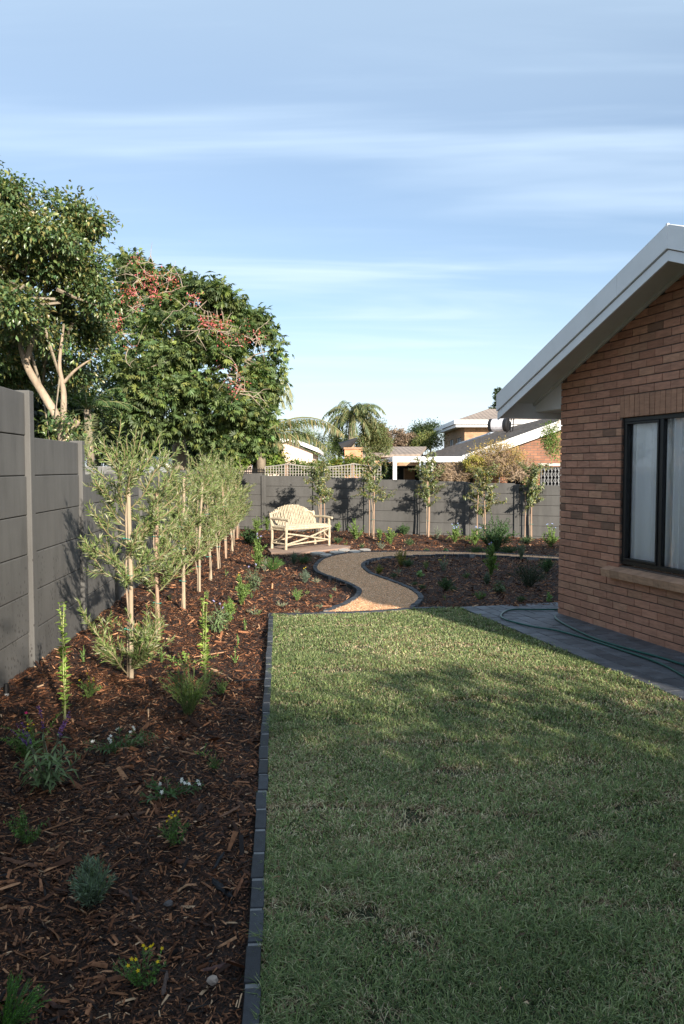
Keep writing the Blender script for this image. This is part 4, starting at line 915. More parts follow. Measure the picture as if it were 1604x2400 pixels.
# ---- small bedding plants
TYPES = dict(
 wand=dict(n=3, spread=.3, L=.058, W=.024, sp=.026, pal=[(.15, .23, .045), (.2, .28, .07), (.11, .18, .04)], out=.75, up=.5, stem=(.3, .33, .13)),
 herb=dict(n=15, spread=.9, L=.024, W=.011, sp=.014, pal=[(.06, .13, .03), (.09, .18, .04), (.05, .1, .03)], out=.7, up=.5, stem=(.12, .16, .06)),
 light=dict(n=11, spread=.8, L=.03, W=.011, sp=.015, pal=[(.12, .2, .05), (.17, .26, .07), (.09, .15, .04)], out=.6, up=.7, stem=(.15, .2, .07)),
 seed=dict(n=4, spread=.7, L=.038, W=.013, sp=.014, pal=[(.11, .21, .05), (.16, .28, .08), (.08, .16, .04)], out=.5, up=.9, stem=(.15, .2, .08)),
 grey=dict(n=14, spread=.8, L=.03, W=.006, sp=.011, pal=[(.16, .2, .14), (.2, .25, .18), (.12, .16, .11)], out=.5, up=.8, stem=(.2, .22, .16)),
 lav=dict(n=40, spread=.9, L=.04, W=.0055, sp=.009, pal=[(.12, .165, .12), (.16, .21, .16), (.09, .13, .09)], out=.55, up=.9, stem=(.12, .16, .12)),
 fine=dict(n=34, spread=1.0, L=.02, W=.003, sp=.010, pal=[(.10, .17, .04), (.15, .21, .05), (.07, .13, .04)], out=.6, up=.8, stem=(.11, .15, .05)),
 bush=dict(n=34, spread=1.0, L=.03, W=.011, sp=.016, pal=[(.045, .10, .035), (.065, .13, .04), (.04, .08, .035)], out=.7, up=.6, stem=(.08, .11, .05)),
 dark=dict(n=34, spread=1.1, L=.028, W=.009, sp=.022, pal=[(.025, .05, .025), (.035, .065, .03), (.03, .045, .02)], out=.7, up=.6, stem=(.04, .05, .03)),
 salvia=dict(n=16, spread=1.0, L=.095, W=.017, sp=.04, pal=[(.10, .15, .07), (.14, .19, .10), (.08, .12, .06)], out=.95, up=.3, stem=(.12, .14, .09), droop=.35),
 tuft=dict(n=26, spread=.9, L=.03, W=.008, sp=.03, pal=[(.10, .2, .05), (.14, .24, .06)], out=.3, up=1, stem=(.12, .2, .06)),
 mound=dict(n=90, spread=1.15, L=.02, W=.003, sp=.012, pal=[(.06, .16, .025), (.09, .21, .03), (.05, .12, .02)], out=.4, up=1, stem=(.06, .12, .03)),
 cab=dict(n=5, spread=.5, L=.07, W=.045, sp=.03, pal=[(.2, .32, .14), (.25, .36, .18)], out=.6, up=.7, stem=(.2, .3, .12)),
 yellow=dict(n=24, spread=.9, L=.03, W=.014, sp=.015, pal=[(.22, .22, .03), (.13, .17, .03), (.28, .24, .04), (.08, .12, .03)], out=.7, up=.5, stem=(.2, .15, .05)),
 creep=dict(n=6, spread=2.4, L=.03, W=.013, sp=.014, pal=[(.12, .2, .05), (.16, .25, .07)], out=.7, up=.4, stem=(.16, .2, .08)),
 gaura=dict(n=16, spread=1.5, L=.045, W=.012, sp=.018, pal=[(.06, .11, .05), (.08, .13, .07)], out=.6, up=.5, stem=(.14, .1, .07)),
 strap=dict(n=10, spread=1.2, L=.04, W=.006, sp=.03, pal=[(.2, .25, .16), (.25, .29, .2)], out=.4, up=1, stem=(.22, .26, .17)))
FC = dict(yellow=(.8, .55, .02), white=(.8, .78, .76), purple=(.18, .08, .32), lilac=(.4, .38, .65), pink=(.55, .03, .15), blue=(.35, .42, .72))
def plant(px, py, h, wd, ty, name, label, fl=None, nf=6, seed=0, h_m=None):
    """h, wd in photo pixels at the plant's distance"""
    p = G(px, py); s = p[1] / 1867; hh = h * s * 1.06; ww = wd * s * (1.18 if ty != 'wand' else 1); p[2] = float(mulch_z(p[0], p[1])) - .005
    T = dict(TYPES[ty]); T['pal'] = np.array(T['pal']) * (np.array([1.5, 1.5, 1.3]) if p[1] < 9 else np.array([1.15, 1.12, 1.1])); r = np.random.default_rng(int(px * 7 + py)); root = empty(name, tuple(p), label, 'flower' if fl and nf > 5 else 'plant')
    lv = Leaves(); st = MB(); far = max(1., p[1] / 9); ends = []
    k_s = min(1.6, max(.6, hh / .25)) if ty in ('herb', 'light', 'bush', 'grey', 'seed') else 1
    for i in range(T['n']):
        a = r.uniform(0, 6.28); q = r.uniform(.15, 1) ** .6 * T['spread']; b0_ = np.array([math.cos(a), math.sin(a), 0]) * ww * .06 * r.uniform(0, 1)
        tipx = np.array([math.cos(a) * ww * .5 * min(q, 1.2), math.sin(a) * ww * .5 * min(q, 1.2), hh * (1.0 - .45 * (q / max(T['spread'], .1)) ** 2 * (1 if T['spread'] > .3 else 0)) * r.uniform(.75, 1.02)])
        if i == 0: tipx[:2] *= .3; tipx[2] = hh
        mid = b0_ * .5 + tipx * np.array([.42, .42, .55]) + r.normal(0, .03, 3) * hh; c_ = spline([b0_, mid, tipx], 4)
        st.tube(c_, [min(.0035, max(.0018, hh * .008))] * (len(c_) - 1) + [.0008], 4, T['stem'], cap=False); ends.append((c_[-1], unit(c_[-1] - c_[-3])))
        lv.add(leaves_on(r, c_, T['sp'] * (1 + .25 * (far - 1)), T['L'] * k_s, T['W'] * k_s * (1 + .3 * (far - 1)), T['pal'], T['out'], T['up'], .1 if ty != 'salvia' else .25, .35, T.get('droop', 0)))
        if ty in ('herb', 'fine', 'bush', 'dark', 'light') and hh > .12:
            for _ in range(3):
                k = r.integers(2, len(c_) - 1); e = curve(r, c_[k], unit(c_[k] - c_[k - 1]) + r.normal(0, .5, 3), hh * .33, .1, .2, 4); st.tube(e, [.0014] * 4 + [.0006], 3, T['stem'], cap=False)
                lv.add(leaves_on(r, e, T['sp'] * (1 + .25 * (far - 1)), T['L'] * k_s, T['W'] * k_s * (1 + .3 * (far - 1)), T['pal'], T['out'], T['up'], .1, .35)); ends.append((e[-1], unit(e[-1] - e[-2])))
    st.build('stem', M['stem'], root, world=False); lv.build('foliage', M['leaf'], root)
    if fl:
        r.shuffle(ends); ends.sort(key=lambda e: -e[0][2]); c0 = FC[fl]; S = max(1, (p[1] / 8) ** .7)
        for (e, d) in ends[:nf]:
            L2 = Leaves()
            if fl in ('purple',):      # a curved spike of tiny florets
                n = 70; u = r.uniform(0, 1, n); dd = d + np.array([.5 * math.copysign(1, d[0] + 1e-6), 0, -.2]); pos = e + d * (u[:, None] * .09) + (dd * .03) * (u[:, None] ** 2) * 1.5 + r.normal(0, .0025, (n, 3)); D = r.normal(0, 1, (n, 3)); L2.add((pos, D, r.normal(0, 1, (n, 3)), .011 * S * (1.1 - .6 * u), .006 * S * np.ones(n), pick(r, [c0, (.12, .05, .24), (.28, .15, .42)], n)))
            else:
                n = 5 if fl != 'lilac' else 12; sz = {'yellow': .008, 'white': .013, 'pink': .013, 'blue': .011, 'lilac': .010}[fl] * S
                for hd_ in range(1 if fl in ('yellow', 'pink') else 2):
                    a = np.linspace(0, 6.28, n, endpoint=False) + r.uniform(0, 1); cc = e + r.normal(0, .012, 3) * hd_ + np.array([0, 0, .004]); ax_ = unit(np.array([r.normal(0, .5), -.6, .8])); s1 = unit(np.cross(ax_, [1, 0, 0.])); s2 = np.cross(ax_, s1)
                    D = np.cos(a)[:, None] * s1 + np.sin(a)[:, None] * s2 + .2 * ax_; L2.add((np.repeat(cc[None], n, 0), D, np.repeat(ax_[None], n, 0), sz * r.uniform(.8, 1.1, n), sz * .6 * np.ones(n), pick(r, [c0], n, .1)))
            L2.build('flower', M['petal'], root)
    return root
PT = [
 (153,1680,268,60,'wand','tall_plant','tall single-stemmed pale green plant in front of the second wall post'),
 (483,1590,200,60,'wand','tall_plant','tall pale green stem plant halfway between the olive-leaved trees and the lawn edging'),
 (435,1545,22,110,'creep','creeping_plant','pale creeping arm of leaves left of the tall stem plant near the lawn edging'),
 (112,1845,150,150,'salvia','salvia','purple-flowered salvia with long drooping grey-green leaves at the left','purple',6),
 (92,1735,75,130,'creep','creeping_plant','sprawling bright green plant with one magenta flower behind the purple salvia','pink',1),
 (60,1765,70,90,'herb','herb_plant','yellow-specked herb just left of and behind the purple salvia','yellow',5),
 (283,1752,40,120,'gaura','white_flower','white-flowered low plant lying in the mulch in front of the nearest staked tree','white',6),
 (398,1868,34,115,'gaura','white_flower','white-flowered plant with dark leaves nearer the camera beside the edging','white',5),
 (412,1985,66,86,'herb','yellow_flower','small green plant with three yellow star flowers at its left','yellow',6),
 (64,1972,84,80,'herb','herb_plant','leafy green weed at the left border above the grey lavender'),
 (214,2106,122,100,'lav','lavender','grey-green lavender tuft in the front left of the mulch bed'),
 (0,2392,150,170,'mound','feathery_bush','bright green feathery bush cut by the bottom left corner'),
 (85,2440,60,110,'fine','feathery_bush','tips of a green feathery bush at the bottom edge left'),
 (330,2276,90,130,'herb','herb_plant','sprawling green herb with small yellow tips near the bottom left','yellow',10),
 (506,1806,44,46,'herb','herb_plant','small dark green herb near the edging between the two white-flowered plants'),
 (478,1768,30,60,'seed','seedling','dark small seedling just above the small herb by the edging'),
 (442,1668,118,135,'fine','fern_bush','round feathery fern-like bush in the middle of the mulch bed'),
 (210,1636,48,60,'light','small_daisy','light green plant with tiny yellow heads between wall and nearest staked tree','yellow',7),
 (197,1560,40,30,'seed','seedling','seedling between the wall and the nearest staked tree'),
 (380,1550,42,32,'seed','seedling','seedling at the left end of the pale creeping arm'),
 (552,1546,36,34,'seed','seedling','seedling beside the flat bark strip near the lawn edging'),
 (557,1508,34,30,'seed','seedling','seedling just beyond the flat bark strip near the lawn edging'),
 (576,1470,30,26,'seed','seedling','seedling closest to the far left corner of the lawn'),
 (521,1618,38,40,'herb','herb_plant','small herb right of the fern-like bush'),
 (597,1434,20,30,'strap','grass_tuft','pale grassy tuft just beyond the lawn corner'),
 (399,1410,18,24,'seed','seedling','small seedling between the second and third staked trees, nearer the wall'),
 (376,1472,26,26,'seed','seedling','seedling just right of the second staked tree'),
 (487,1404,24,24,'seed','seedling','seedling just right of the fourth staked tree'),
 (528,1345,20,24,'seed','seedling','seedling just right of the sixth staked tree'),
 (513,1475,72,76,'salvia','sage_plant','silvery sage with drooping leaves behind the tall stem plant','lilac',3),
 (540,1450,52,44,'light','leafy_plant','upright light green plant right of the silvery sage'),
 (565,1418,62,40,'light','yellow_flower','slim green plant with two yellow flowers left of the rosemary tuft','yellow',2),
 (597,1384,62,46,'salvia','sage_plant','silvery drooping sage in the mulch left of the tiny tufts','lilac',2),
 (640,1337,34,46,'mound','round_bush','dense bright green round bush in front of the log bench'),
 (604,1332,72,22,'light','tall_plant','thin upright plant with pale lilac top left of the round bush','lilac',4),
 (620,1338,34,22,'grey','grey_plant','grey-green plant squeezed against the left side of the round bush'),
 (689,1320,30,20,'lav','grey_plant','upright blue-grey plant in front of the bench slab'),
 (712,1319,22,40,'bush','low_plant','low green plant right of the blue-grey plant before the bench slab'),
 (715,1364,34,26,'lav','yellow_flower','blue-grey plant with yellow flowers on top left of the path curve','yellow',2),
 (696,1402,32,32,'tuft','rosemary','small upright rosemary tuft left of the widest path bend'),
 (657,1417,14,30,'strap','grass_tuft','pale low tuft left of the small rosemary'),
 (606,1436,16,26,'seed','grass_tuft','small green tuft touching the far end of the long edging'),
 (695,1437,14,16,'strap','grass_tuft','pale tuft by the short edging at the end of the lawn'),
 (744,1363,12,18,'strap','grass_tuft','pale tuft just right of the yellow-topped grey plant'),
 (785,1380,12,12,'strap','grass_tuft','white-green tuft near the pointed end of the bed beside the path'),
 (720,1386,13,16,'seed','seedling','seedling behind the rosemary tuft'),
 (777,1395,10,16,'seed','seedling','seedling nearest the tip of the left bed at the path'),
 (751,1420,9,26,'strap','grass_tuft','flat pale tuft between rosemary and the path edging'),
 (590,1398,14,40,'seed','seedling','low seedling below the silvery drooping sage'),
 (585,1272,36,36,'bush','leafy_plant','bushy green plant left of the log bench'),
 (603,1252,38,16,'light','tall_plant','thin reddish-headed plant against the wall left of the bench'),
 (627,1248,30,14,'light','tall_plant','slim light green plant by the wall post left of the bench'),
 (793,1254,24,14,'light','leafy_plant','slim light green plant right of the bench by the wall'),
 (835,1265,40,38,'light','leafy_plant','bushy light green plant between the two young trees right of the bench'),
 (811,1275,14,20,'seed','seedling','bright low seedling right of the bench arm'),
 (791,1270,16,20,'bush','low_plant','low green plant just behind the right bench leg'),
 (890,1268,30,16,'light','leafy_plant','thin green plant right of the tallest young tree'),
 (894,1281,22,30,'grey','grey_plant','grey tuft with yellow specks beside the far path edge','yellow',3),
 (916,1273,34,22,'light','leafy_plant','upright plant between second and third young trees','yellow',3),
 (948,1259,24,24,'bush','leafy_plant','small leafy plant by the wall left of the third young tree'),
 (849,1281,12,16,'bush','low_plant','low dark plant behind the far bend of the path'),
 (960,1276,16,20,'bush','low_plant','low green plant on the mulch before the third young tree'),
 (1000,1285,10,14,'bush','low_plant','tiny green plant by the far path edging below the third young tree'),
 (1024,1266,28,36,'grey','grey_plant','silver-grey bush at the foot of the third young tree'),
 (1067,1273,38,30,'light','blue_flower','pale blue flowering plant between third and fourth young trees','blue',9),
 (1092,1270,12,18,'light','low_plant','small light green plant right of the pale blue flowers'),
 (1046,1290,11,12,'cab','leafy_plant','pale round-leaved plant at the far path edging'),
 (1113,1276,40,30,'light','blue_flower','blue-flowered plant at the left foot of the fourth young tree','blue',5),
 (1116,1295,22,36,'bush','leafy_plant','green plant with yellow specks overhanging the far path edging','yellow',3),
 (1160,1290,75,80,'bush','blue_green_bush','large blue-green bush right of the fourth young tree'),
 (1190,1294,22,44,'bush','leafy_plant','low spreading green plant right below the large blue-green bush'),
 (1222,1308,48,28,'grey','grey_plant','tall silvery plant leaning over the far path edge near the brick house'),
 (1291,1282,44,44,'light','leafy_plant','bright green bush by the back wall next to the brick house corner','blue',3),
 (1236,1274,18,30,'bush','low_plant','low plant at the foot of the fifth young tree'),
 (941,1321,44,46,'yellow','golden_bush','golden-leaved bush at the left end of the round bed'),
 (957,1323,20,26,'bush','low_plant','green low plant just right of the golden bush'),
 (888,1338,26,22,'yellow','golden_plant','small yellow-green plant beside the curved edging left of the golden bush'),
 (923,1350,14,20,'bush','low_plant','low green plant in the round bed below the golden bush'),
 (934,1340,18,16,'strap','grass_tuft','silvery strap-leaved tuft under the golden bush'),
 (984,1346,14,20,'cab','leafy_plant','broad pale-leaved plant in the round bed right of the silvery tuft'),
 (999,1328,20,16,'light','leafy_plant','small light plant between the golden bush and the yellow-flowered grey plant'),
 (1041,1334,34,34,'grey','yellow_flower','grey-green bushy plant with bright yellow flowers in the round bed','yellow',6),
 (1093,1350,18,18,'herb','herb_plant','small green herb right of the yellow-flowered grey plant'),
 (1151,1345,72,24,'light','tall_plant','tall thin plant with purple tops near the centre right of the round bed','lilac',3),
 (1142,1367,30,14,'lav','grey_plant','blue-green strappy plant standing below the tall thin plant'),
 (1170,1386,30,36,'salvia','sage_plant','drooping pale sage in the middle of the round bed'),
 (1046,1380,30,30,'bush','leafy_plant','rounded green plant in the lower middle of the round bed'),
 (1063,1384,16,22,'bush','low_plant','low plant touching the right side of the rounded green plant'),
 (972,1368,12,20,'bush','low_plant','low green plant near the inner side of the path bend'),
 (991,1377,12,18,'bush','low_plant','low green plant closest to the widest path bend edging'),
 (1125,1405,20,42,'tuft','low_plant','spreading bright green plant near the paving'),
 (1240,1368,62,80,'dark','dark_bush','large dark airy bush in the round bed near the brick house'),
 (1281,1338,34,30,'bush','leafy_plant','bright leafy stems behind the dark airy bush'),
 (1221,1411,18,26,'bush','low_plant','small plant near the paving below the dark airy bush'),
 (1287,1409,22,24,'cab','leafy_plant','broad-leaved plant at the paving edge beside the brick house corner'),
 (1043,1402,14,14,'seed','seedling','thin seedling between paving and the rounded green plant'),
]
for q in PT: plant(*q)
# ============================================================= LARGE TREES
def lobes_px(lst, Y, dsc=1.0):
    out = []
    for (x, y, rx, ry, *yo) in lst:
        Yy = Y + (yo[0] if yo else 0); c_ = P(x, y, Yy); out.append((c_, np.array([rx / 1867 * Yy, min(rx, 130) / 1867 * Yy * dsc, ry / 1867 * Yy])))
    return out
def crown_pts(r, lobes, ncl, shell=.55, nsub=0):
    if nsub:
        sub = []
        for (c0, s0) in lobes:
            for _ in range(nsub):
                d = unit(r.normal(0, 1, 3)); f = r.uniform(.24, .42); sub.append((c0 + d * s0 * r.uniform(.5, .76), s0 * f * np.array([1.1, 1.1, .8])))
        lobes = sub
    v = np.array([l[1][0] * l[1][2] for l in lobes]); v /= v.sum(); k = r.choice(len(lobes), ncl, p=v); d = unit(r.normal(0, 1, (ncl, 3))); rr = r.uniform(shell, 1.0, (ncl, 1)) ** .7
    c_ = np.array([lobes[i][0] for i in k]); s = np.array([lobes[i][1] for i in k]); return c_ + d * s * rr, d
def big_tree(name, loc, label, lobes, ncl, lpc, Ln, Wd, pal, clr=.22, style='plain', shell=.5, seed=1, limbs=(), bark='bark', leafm='gloss_leaf', grp=None, twigs=True, droop=.35, cvar=.25, nsub=0, extra=None):
    r = np.random.default_rng(seed); root = empty(name, tuple(loc), label, 'tree', grp); lo = np.array(loc, float)
    Cc, Dd = crown_pts(r, lobes, ncl, shell, nsub); pal = np.array(pal) * np.array([1.18, 1.12, 1.12])
    if extra is not None: q_ = r.normal(0, 1, (16, 3)) * extra[1] + extra[0]; Cc[:16] = q_
    tint = r.uniform(1 - cvar, 1 + cvar, (ncl, 1)) * np.array([[1, 1, 1]]) * (1 + r.normal(0, .06, (ncl, 3)))
    n = ncl * lpc; ci = np.repeat(np.arange(ncl), lpc); off = r.normal(0, clr * .5, (n, 3)) * np.array([1, 1, .75]); Pp = Cc[ci] + off
    D = Dd[ci] * .55 + unit(r.normal(0, 1, (n, 3))) * .8 + unit(off) * .5; D[:, 2] -= droop; Nn = np.array([0, 0, 1.]) + r.normal(0, .5, (n, 3))
    C = pick(r, pal, n, .18) * tint[ci]
    if style == 'palmate':      # five leaflets fanning from one point
        ax_ = unit(D); s1 = unit(np.cross(ax_, Nn)); m = 5; an = np.linspace(-1.2, 1.2, m)
        P5 = np.repeat(Pp, m, 0); D5 = (np.cos(an)[None, :, None] * ax_[:, None] + np.sin(an)[None, :, None] * s1[:, None]).reshape(-1, 3); D5[:, 2] -= .15; N5 = np.repeat(Nn, m, 0); C5 = np.repeat(C, m, 0) * r.uniform(.9, 1.1, (n * m, 1))
        V, F, C = leaf_mesh(P5, D5, N5, Ln * r.uniform(.7, 1.1, n * m), Wd * r.uniform(.8, 1.1, n * m), C5)
    else: V, F, C = leaf_mesh(Pp, D, Nn, Ln * r.uniform(.7, 1.15, n), Wd * r.uniform(.8, 1.15, n), C)
    npobj('crown', V, F, C, M[leafm], root)
    for j, (pts, rads) in enumerate(limbs):
        b = MB(); q = spline(pts, 5); rs = np.interp(np.linspace(0, 1, len(q)), np.linspace(0, 1, len(rads)), rads); b.tube(q, list(rs), 12)
        b.build('trunk' if j == 0 else 'limb', M[bark], root, smooth=True)
    if twigs:
        b = MB(); mid = np.mean([l[0] for l in lobes], 0)
        for i in range(0, ncl, max(1, ncl // 140)):
            a = Cc[i] * .45 + mid * .55 + r.normal(0, .2, 3); b.tube([a, (a + Cc[i]) / 2 + r.normal(0, .12, 3), Cc[i]], [.03, .018, .006], 5, (.2, .165, .12), cap=False)
        b.build('twigs', M['stem'], root)
    return root, Cc, Dd
# tree 1: glossy-leaved tree beyond the left wall
Y1 = 12.5
l1 = lobes_px([(-60,462,90,80),(20,485,72,72),(150,508,76,60),(215,520,40,42),(95,560,120,80,-.6),(0,600,110,110),(150,640,90,85),(30,700,120,95,-.8),(205,690,48,60),(-70,700,130,220),(140,760,95,75,.5),(20,830,95,75,1.2),(215,800,40,70,1),(110,880,120,60,1.8),(-30,900,60,80,1.0),(190,600,45,40)], Y1, 1.0)
def pp(l, Y=Y1): return [P(x, y, Y + (z[0] if z else 0)) for x, y, *z in l]
lim1 = [(pp([(152,1120),(150,1060),(150,1030),(138,985),(107,932),(75,880),(60,850)]), [.13, .12, .11, .09, .08, .072, .065]), (pp([(60,852),(50,820),(44,785),(38,720),(20,640)]), [.062, .045, .04, .03, .015]), (pp([(62,850),(76,800),(92,765),(100,700),(130,600),(150,540)]), [.062, .05, .045, .035, .03, .015]),
        (pp([(148,1000),(150,930),(146,895),(140,850),(150,760)]), [.065, .055, .045, .035, .02]), (pp([(147,900),(172,872),(198,852),(215,842)]), [.035, .028, .02, .008]), (pp([(150,1000),(172,998),(182,985)]), [.09, .08, .07])]
G1 = [(.07, .12, .045), (.09, .145, .055), (.055, .10, .04), (.13, .17, .055), (.17, .17, .06)]
lim1 = [(a_, [q_ * .8 for q_ in r_]) for a_, r_ in lim1]
rt, _, _ = big_tree('broadleaf_tree', P(152, 1120, Y1), 'tall glossy-leaved tree with pale forked trunk rising behind the left wall', l1, 2100, 26, .092, .042, G1, .22, 'plain', .45, 1, lim1, 'bark_pale', droop=.25, nsub=9, extra=(P(158, 1000, Y1 - .15), np.array([.2, .1, .14])))
# tree 2: broad silk-floss style tree with pink flowers
Y2 = 19.5
l2 = lobes_px([(285,640,55,45,.5),(350,665,90,55,0),(450,700,95,60,0),(540,730,75,62,.5),(590,790,70,65,.8),(625,850,48,62,.8),(300,740,80,70,-.8),(400,790,120,80,-1.6),(520,830,90,75,-1.2),(300,850,85,75,-1),(390,900,110,75,-1.8),(500,930,90,70,-1.5),(590,920,58,75,0),(340,960,75,55,-1.6),(450,1000,70,42,-1.6),(560,990,70,60,-.8),(600,1035,40,45,-.3),(350,1010,36,36,-1.4),(520,1050,50,28,-1.2),(610,980,30,60,0)], Y2, .9)
def p2_(l): return pp(l, Y2)
lim2 = [(p2_([(424,1200),(423,1110),(420,1040),(416,980),(410,920),(404,860),(398,800)]), [.24, .20, .17, .14, .13, .11, .08]), (p2_([(416,975),(440,930),(452,880),(470,830),(500,770)]), [.13, .11, .10, .07, .04]), (p2_([(415,960),(370,890),(330,820),(300,740)]), [.1, .08, .05, .03]), (p2_([(452,890),(520,860),(590,840)]), [.07, .05, .02]), (p2_([(410,900),(412,840),(416,790,-1),(420,740,-1)]), [.1, .09, .07, .03])]
G2 = [(.075, .12, .045), (.10, .15, .055), (.10, .15, .05), (.05, .085, .035), (.14, .18, .05)]
rt2, C2, D2 = big_tree('flowering_tree', P(424, 1200, Y2), 'broad green tree with pink flower clusters and bare pale twigs behind the left wall', l2, 1700, 9, .15, .052, G2, .26, 'palmate', .5, 2, lim2, droop=.55, leafm='leaf', nsub=9)
def pink2(cl):
    r = np.random.default_rng(9); Lf = Leaves(); tw = MB(); o3 = np.array(rt2.location)
    for (x, y, n, s) in cl:
        for _ in range(n):
            c_ = P(x + r.normal(0, s), y + r.normal(0, s * .6), Y2 - 2.9 + r.uniform(-.4, .4)) - o3; m = 7; Lf.add((c_ + r.normal(0, .05, (m, 3)), r.normal(0, 1, (m, 3)), r.normal(0, 1, (m, 3)), .05 * np.ones(m), .026 * np.ones(m), pick(r, [(.55, .12, .14), (.62, .2, .2), (.38, .09, .06), (.3, .17, .06), (.45, .12, .12)], m)))
        for _ in range(max(2, n // 6)):
            a = P(x + r.normal(0, s * .7), y + r.normal(0, s * .5), Y2 - 2.8); d = np.array([r.normal(0, 1), r.normal(0, .4), r.normal(-.1, .4)]); q = curve(r, a, d, r.uniform(.3, .8), 0, .7, 5); tw.tube(q, [.010, .009, .007, .006, .004, .002], 5, (.32, .26, .2), cap=False)
            for _ in range(2): k = r.integers(1, 5); tw.tube(curve(r, q[k], d + r.normal(0, 1, 3), r.uniform(.2, .5), 0, .4, 3), [.008, .006, .004, .002], 4, (.32, .26, .2), cap=False)
    Lf.build('flowers', M['petal'], rt2); tw.build('bare_twigs', M['stem'], rt2)
pink2([(355,645,14,14),(360,680,26,24),(305,690,14,22),(300,710,10,24),(240,770,14,20),(270,760,8,20),(320,612,5,10),(405,655,5,8),(450,700,5,8),(500,755,14,18),(525,770,14,20),(560,790,8,22),(545,880,7,18),(560,915,5,10),(480,760,5,10),(590,790,4,12),(305,812,2,6),(215,820,4,12)])
# dense dark planting in the shade beneath and behind
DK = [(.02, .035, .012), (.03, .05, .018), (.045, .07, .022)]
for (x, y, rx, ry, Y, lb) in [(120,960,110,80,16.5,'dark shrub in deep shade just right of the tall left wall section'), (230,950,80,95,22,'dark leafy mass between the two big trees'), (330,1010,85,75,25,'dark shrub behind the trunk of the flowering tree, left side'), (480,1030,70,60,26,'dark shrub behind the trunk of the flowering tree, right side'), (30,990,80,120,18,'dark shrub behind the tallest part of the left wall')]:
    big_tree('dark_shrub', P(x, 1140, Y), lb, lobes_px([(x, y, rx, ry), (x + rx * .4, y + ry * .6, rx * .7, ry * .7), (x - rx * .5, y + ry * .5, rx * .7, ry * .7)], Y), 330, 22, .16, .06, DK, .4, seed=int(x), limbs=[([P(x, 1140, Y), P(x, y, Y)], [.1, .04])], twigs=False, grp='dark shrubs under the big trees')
big_tree('lime_shrub', P(600, 1150, 22.4), 'sunlit lime-green shrub under the right edge of the flowering tree', lobes_px([(590,1035,42,36),(620,1060,28,28),(550,1065,38,24),(612,1000,26,36)], 22.4, .6), 230, 15, .12, .05, [(.13, .2, .04), (.18, .26, .05), (.09, .15, .03)], .3, 'palmate', .4, 21, [([P(600, 1150, 22.4), P(597, 1060, 22.4)], [.06, .03])], leafm='leaf', twigs=False)
# fern-like palm beside the left tree trunk, behind the wall
def palm(root, crown, nfr, flen, pal, seed, leafl, gaps=None, arc=1.0, trunk=None, bark='bark', dirs=None, lw=.02, droopl=.5, sp=.045, rl=.012):
    r = np.random.default_rng(seed); o3 = np.array(root.location); lv = Leaves(); st = MB()
    for i in range(nfr):
        if dirs: dx_, dy_, dz_, ln, ar = dirs[i]
        else:
            a = i * 2.4 + r.uniform(-.3, .3); el = r.uniform(-.1, 1.0); dx_, dy_, dz_, ln, ar = math.cos(a) * math.cos(el), math.sin(a) * math.cos(el), math.sin(el), flen * r.uniform(.8, 1.1), arc
        d = unit(np.array([dx_, dy_, dz_])); pts = [np.array(crown, float) - o3]; m = 12
        for k in range(m): pts.append(pts[-1] + d * ln / m); d = unit(d + np.array([0, 0, -ar * .085 * (1 + k / m)]))
        st.tube(pts, list(np.linspace(rl, rl * .3, m + 1)), 5, (.22, .22, .1), cap=False)
        P_ = np.array(resample(pts, sp)); T = unit(np.gradient(P_, axis=0)); S = unit(np.cross(T, [0, 0, 1.])); u = np.linspace(0, 1, len(P_))
        for sgn in (-1, 1):
            n = len(P_); D = S * sgn * .8 + T * .55 + np.array([0, 0, -droopl]) + r.normal(0, .12, (n, 3)); ln2 = leafl * (np.sin(np.pi * (u * .85 + .12)) ** .6) * r.uniform(.85, 1.1, n); ln2[u < .12] *= .2
            lv.add((P_, D, np.cross(D, T) + r.normal(0, .2, (n, 3)), ln2, lw * np.ones(n), pick(r, pal, n)))
    st.build('frond_rib', M['stem'], root, world=False); lv.build('fronds', M['leaf'], root, bend=.3)
    if trunk is not None:
        b = MB(); b.tube(trunk[0], trunk[1], 12); b.build('trunk', M[bark], root, smooth=True)
PG = [(.09, .12, .05), (.12, .15, .06), (.07, .10, .04), (.17, .16, .07)]
c_ = P(826, 972, 45); root = empty('palm_tree', tuple(P(826, 1100, 45)), 'full palm with drooping green crown rising behind the brick chimney', 'palm')
palm(root, c_, 40, 2.3, PG, 3, .45, arc=1.8, lw=.07, droopl=.9, sp=.08, trunk=([P(824, 1120, 45), P(824, 1040, 45), c_], [.2, .18, .2]))
c_ = P(612, 1022, 22); root = empty('palm_tree', tuple(P(612, 1110, 22)), 'feather palm whose long arching fronds reach out right of the flowering tree', 'palm')
palm(root, c_, 7, 2, PG + [(.25, .2, .09)], 5, .42, trunk=([P(612, 1110, 22), c_], [.14, .12]), lw=.032, droopl=1.0, sp=.03, rl=.028,
     dirs=[(.86, -.3, .66, 2.7, 1.15), (.95, -.1, .35, 2.0, .95), (.5, .5, .8, 1.6, 1.2), (.9, -.4, .1, .8, .9), (-.6, .3, .7, 1.8, 1.2), (-.9, -.1, .3, 1.8, 1.2), (.95, -.3, .5, 1.3, 1.2)])
c_ = P(618, 905, 24); root = empty('palm_tree', tuple(P(600, 1110, 24)), 'tall palm mostly hidden in the flowering tree, drooping fronds at its right edge', 'palm')
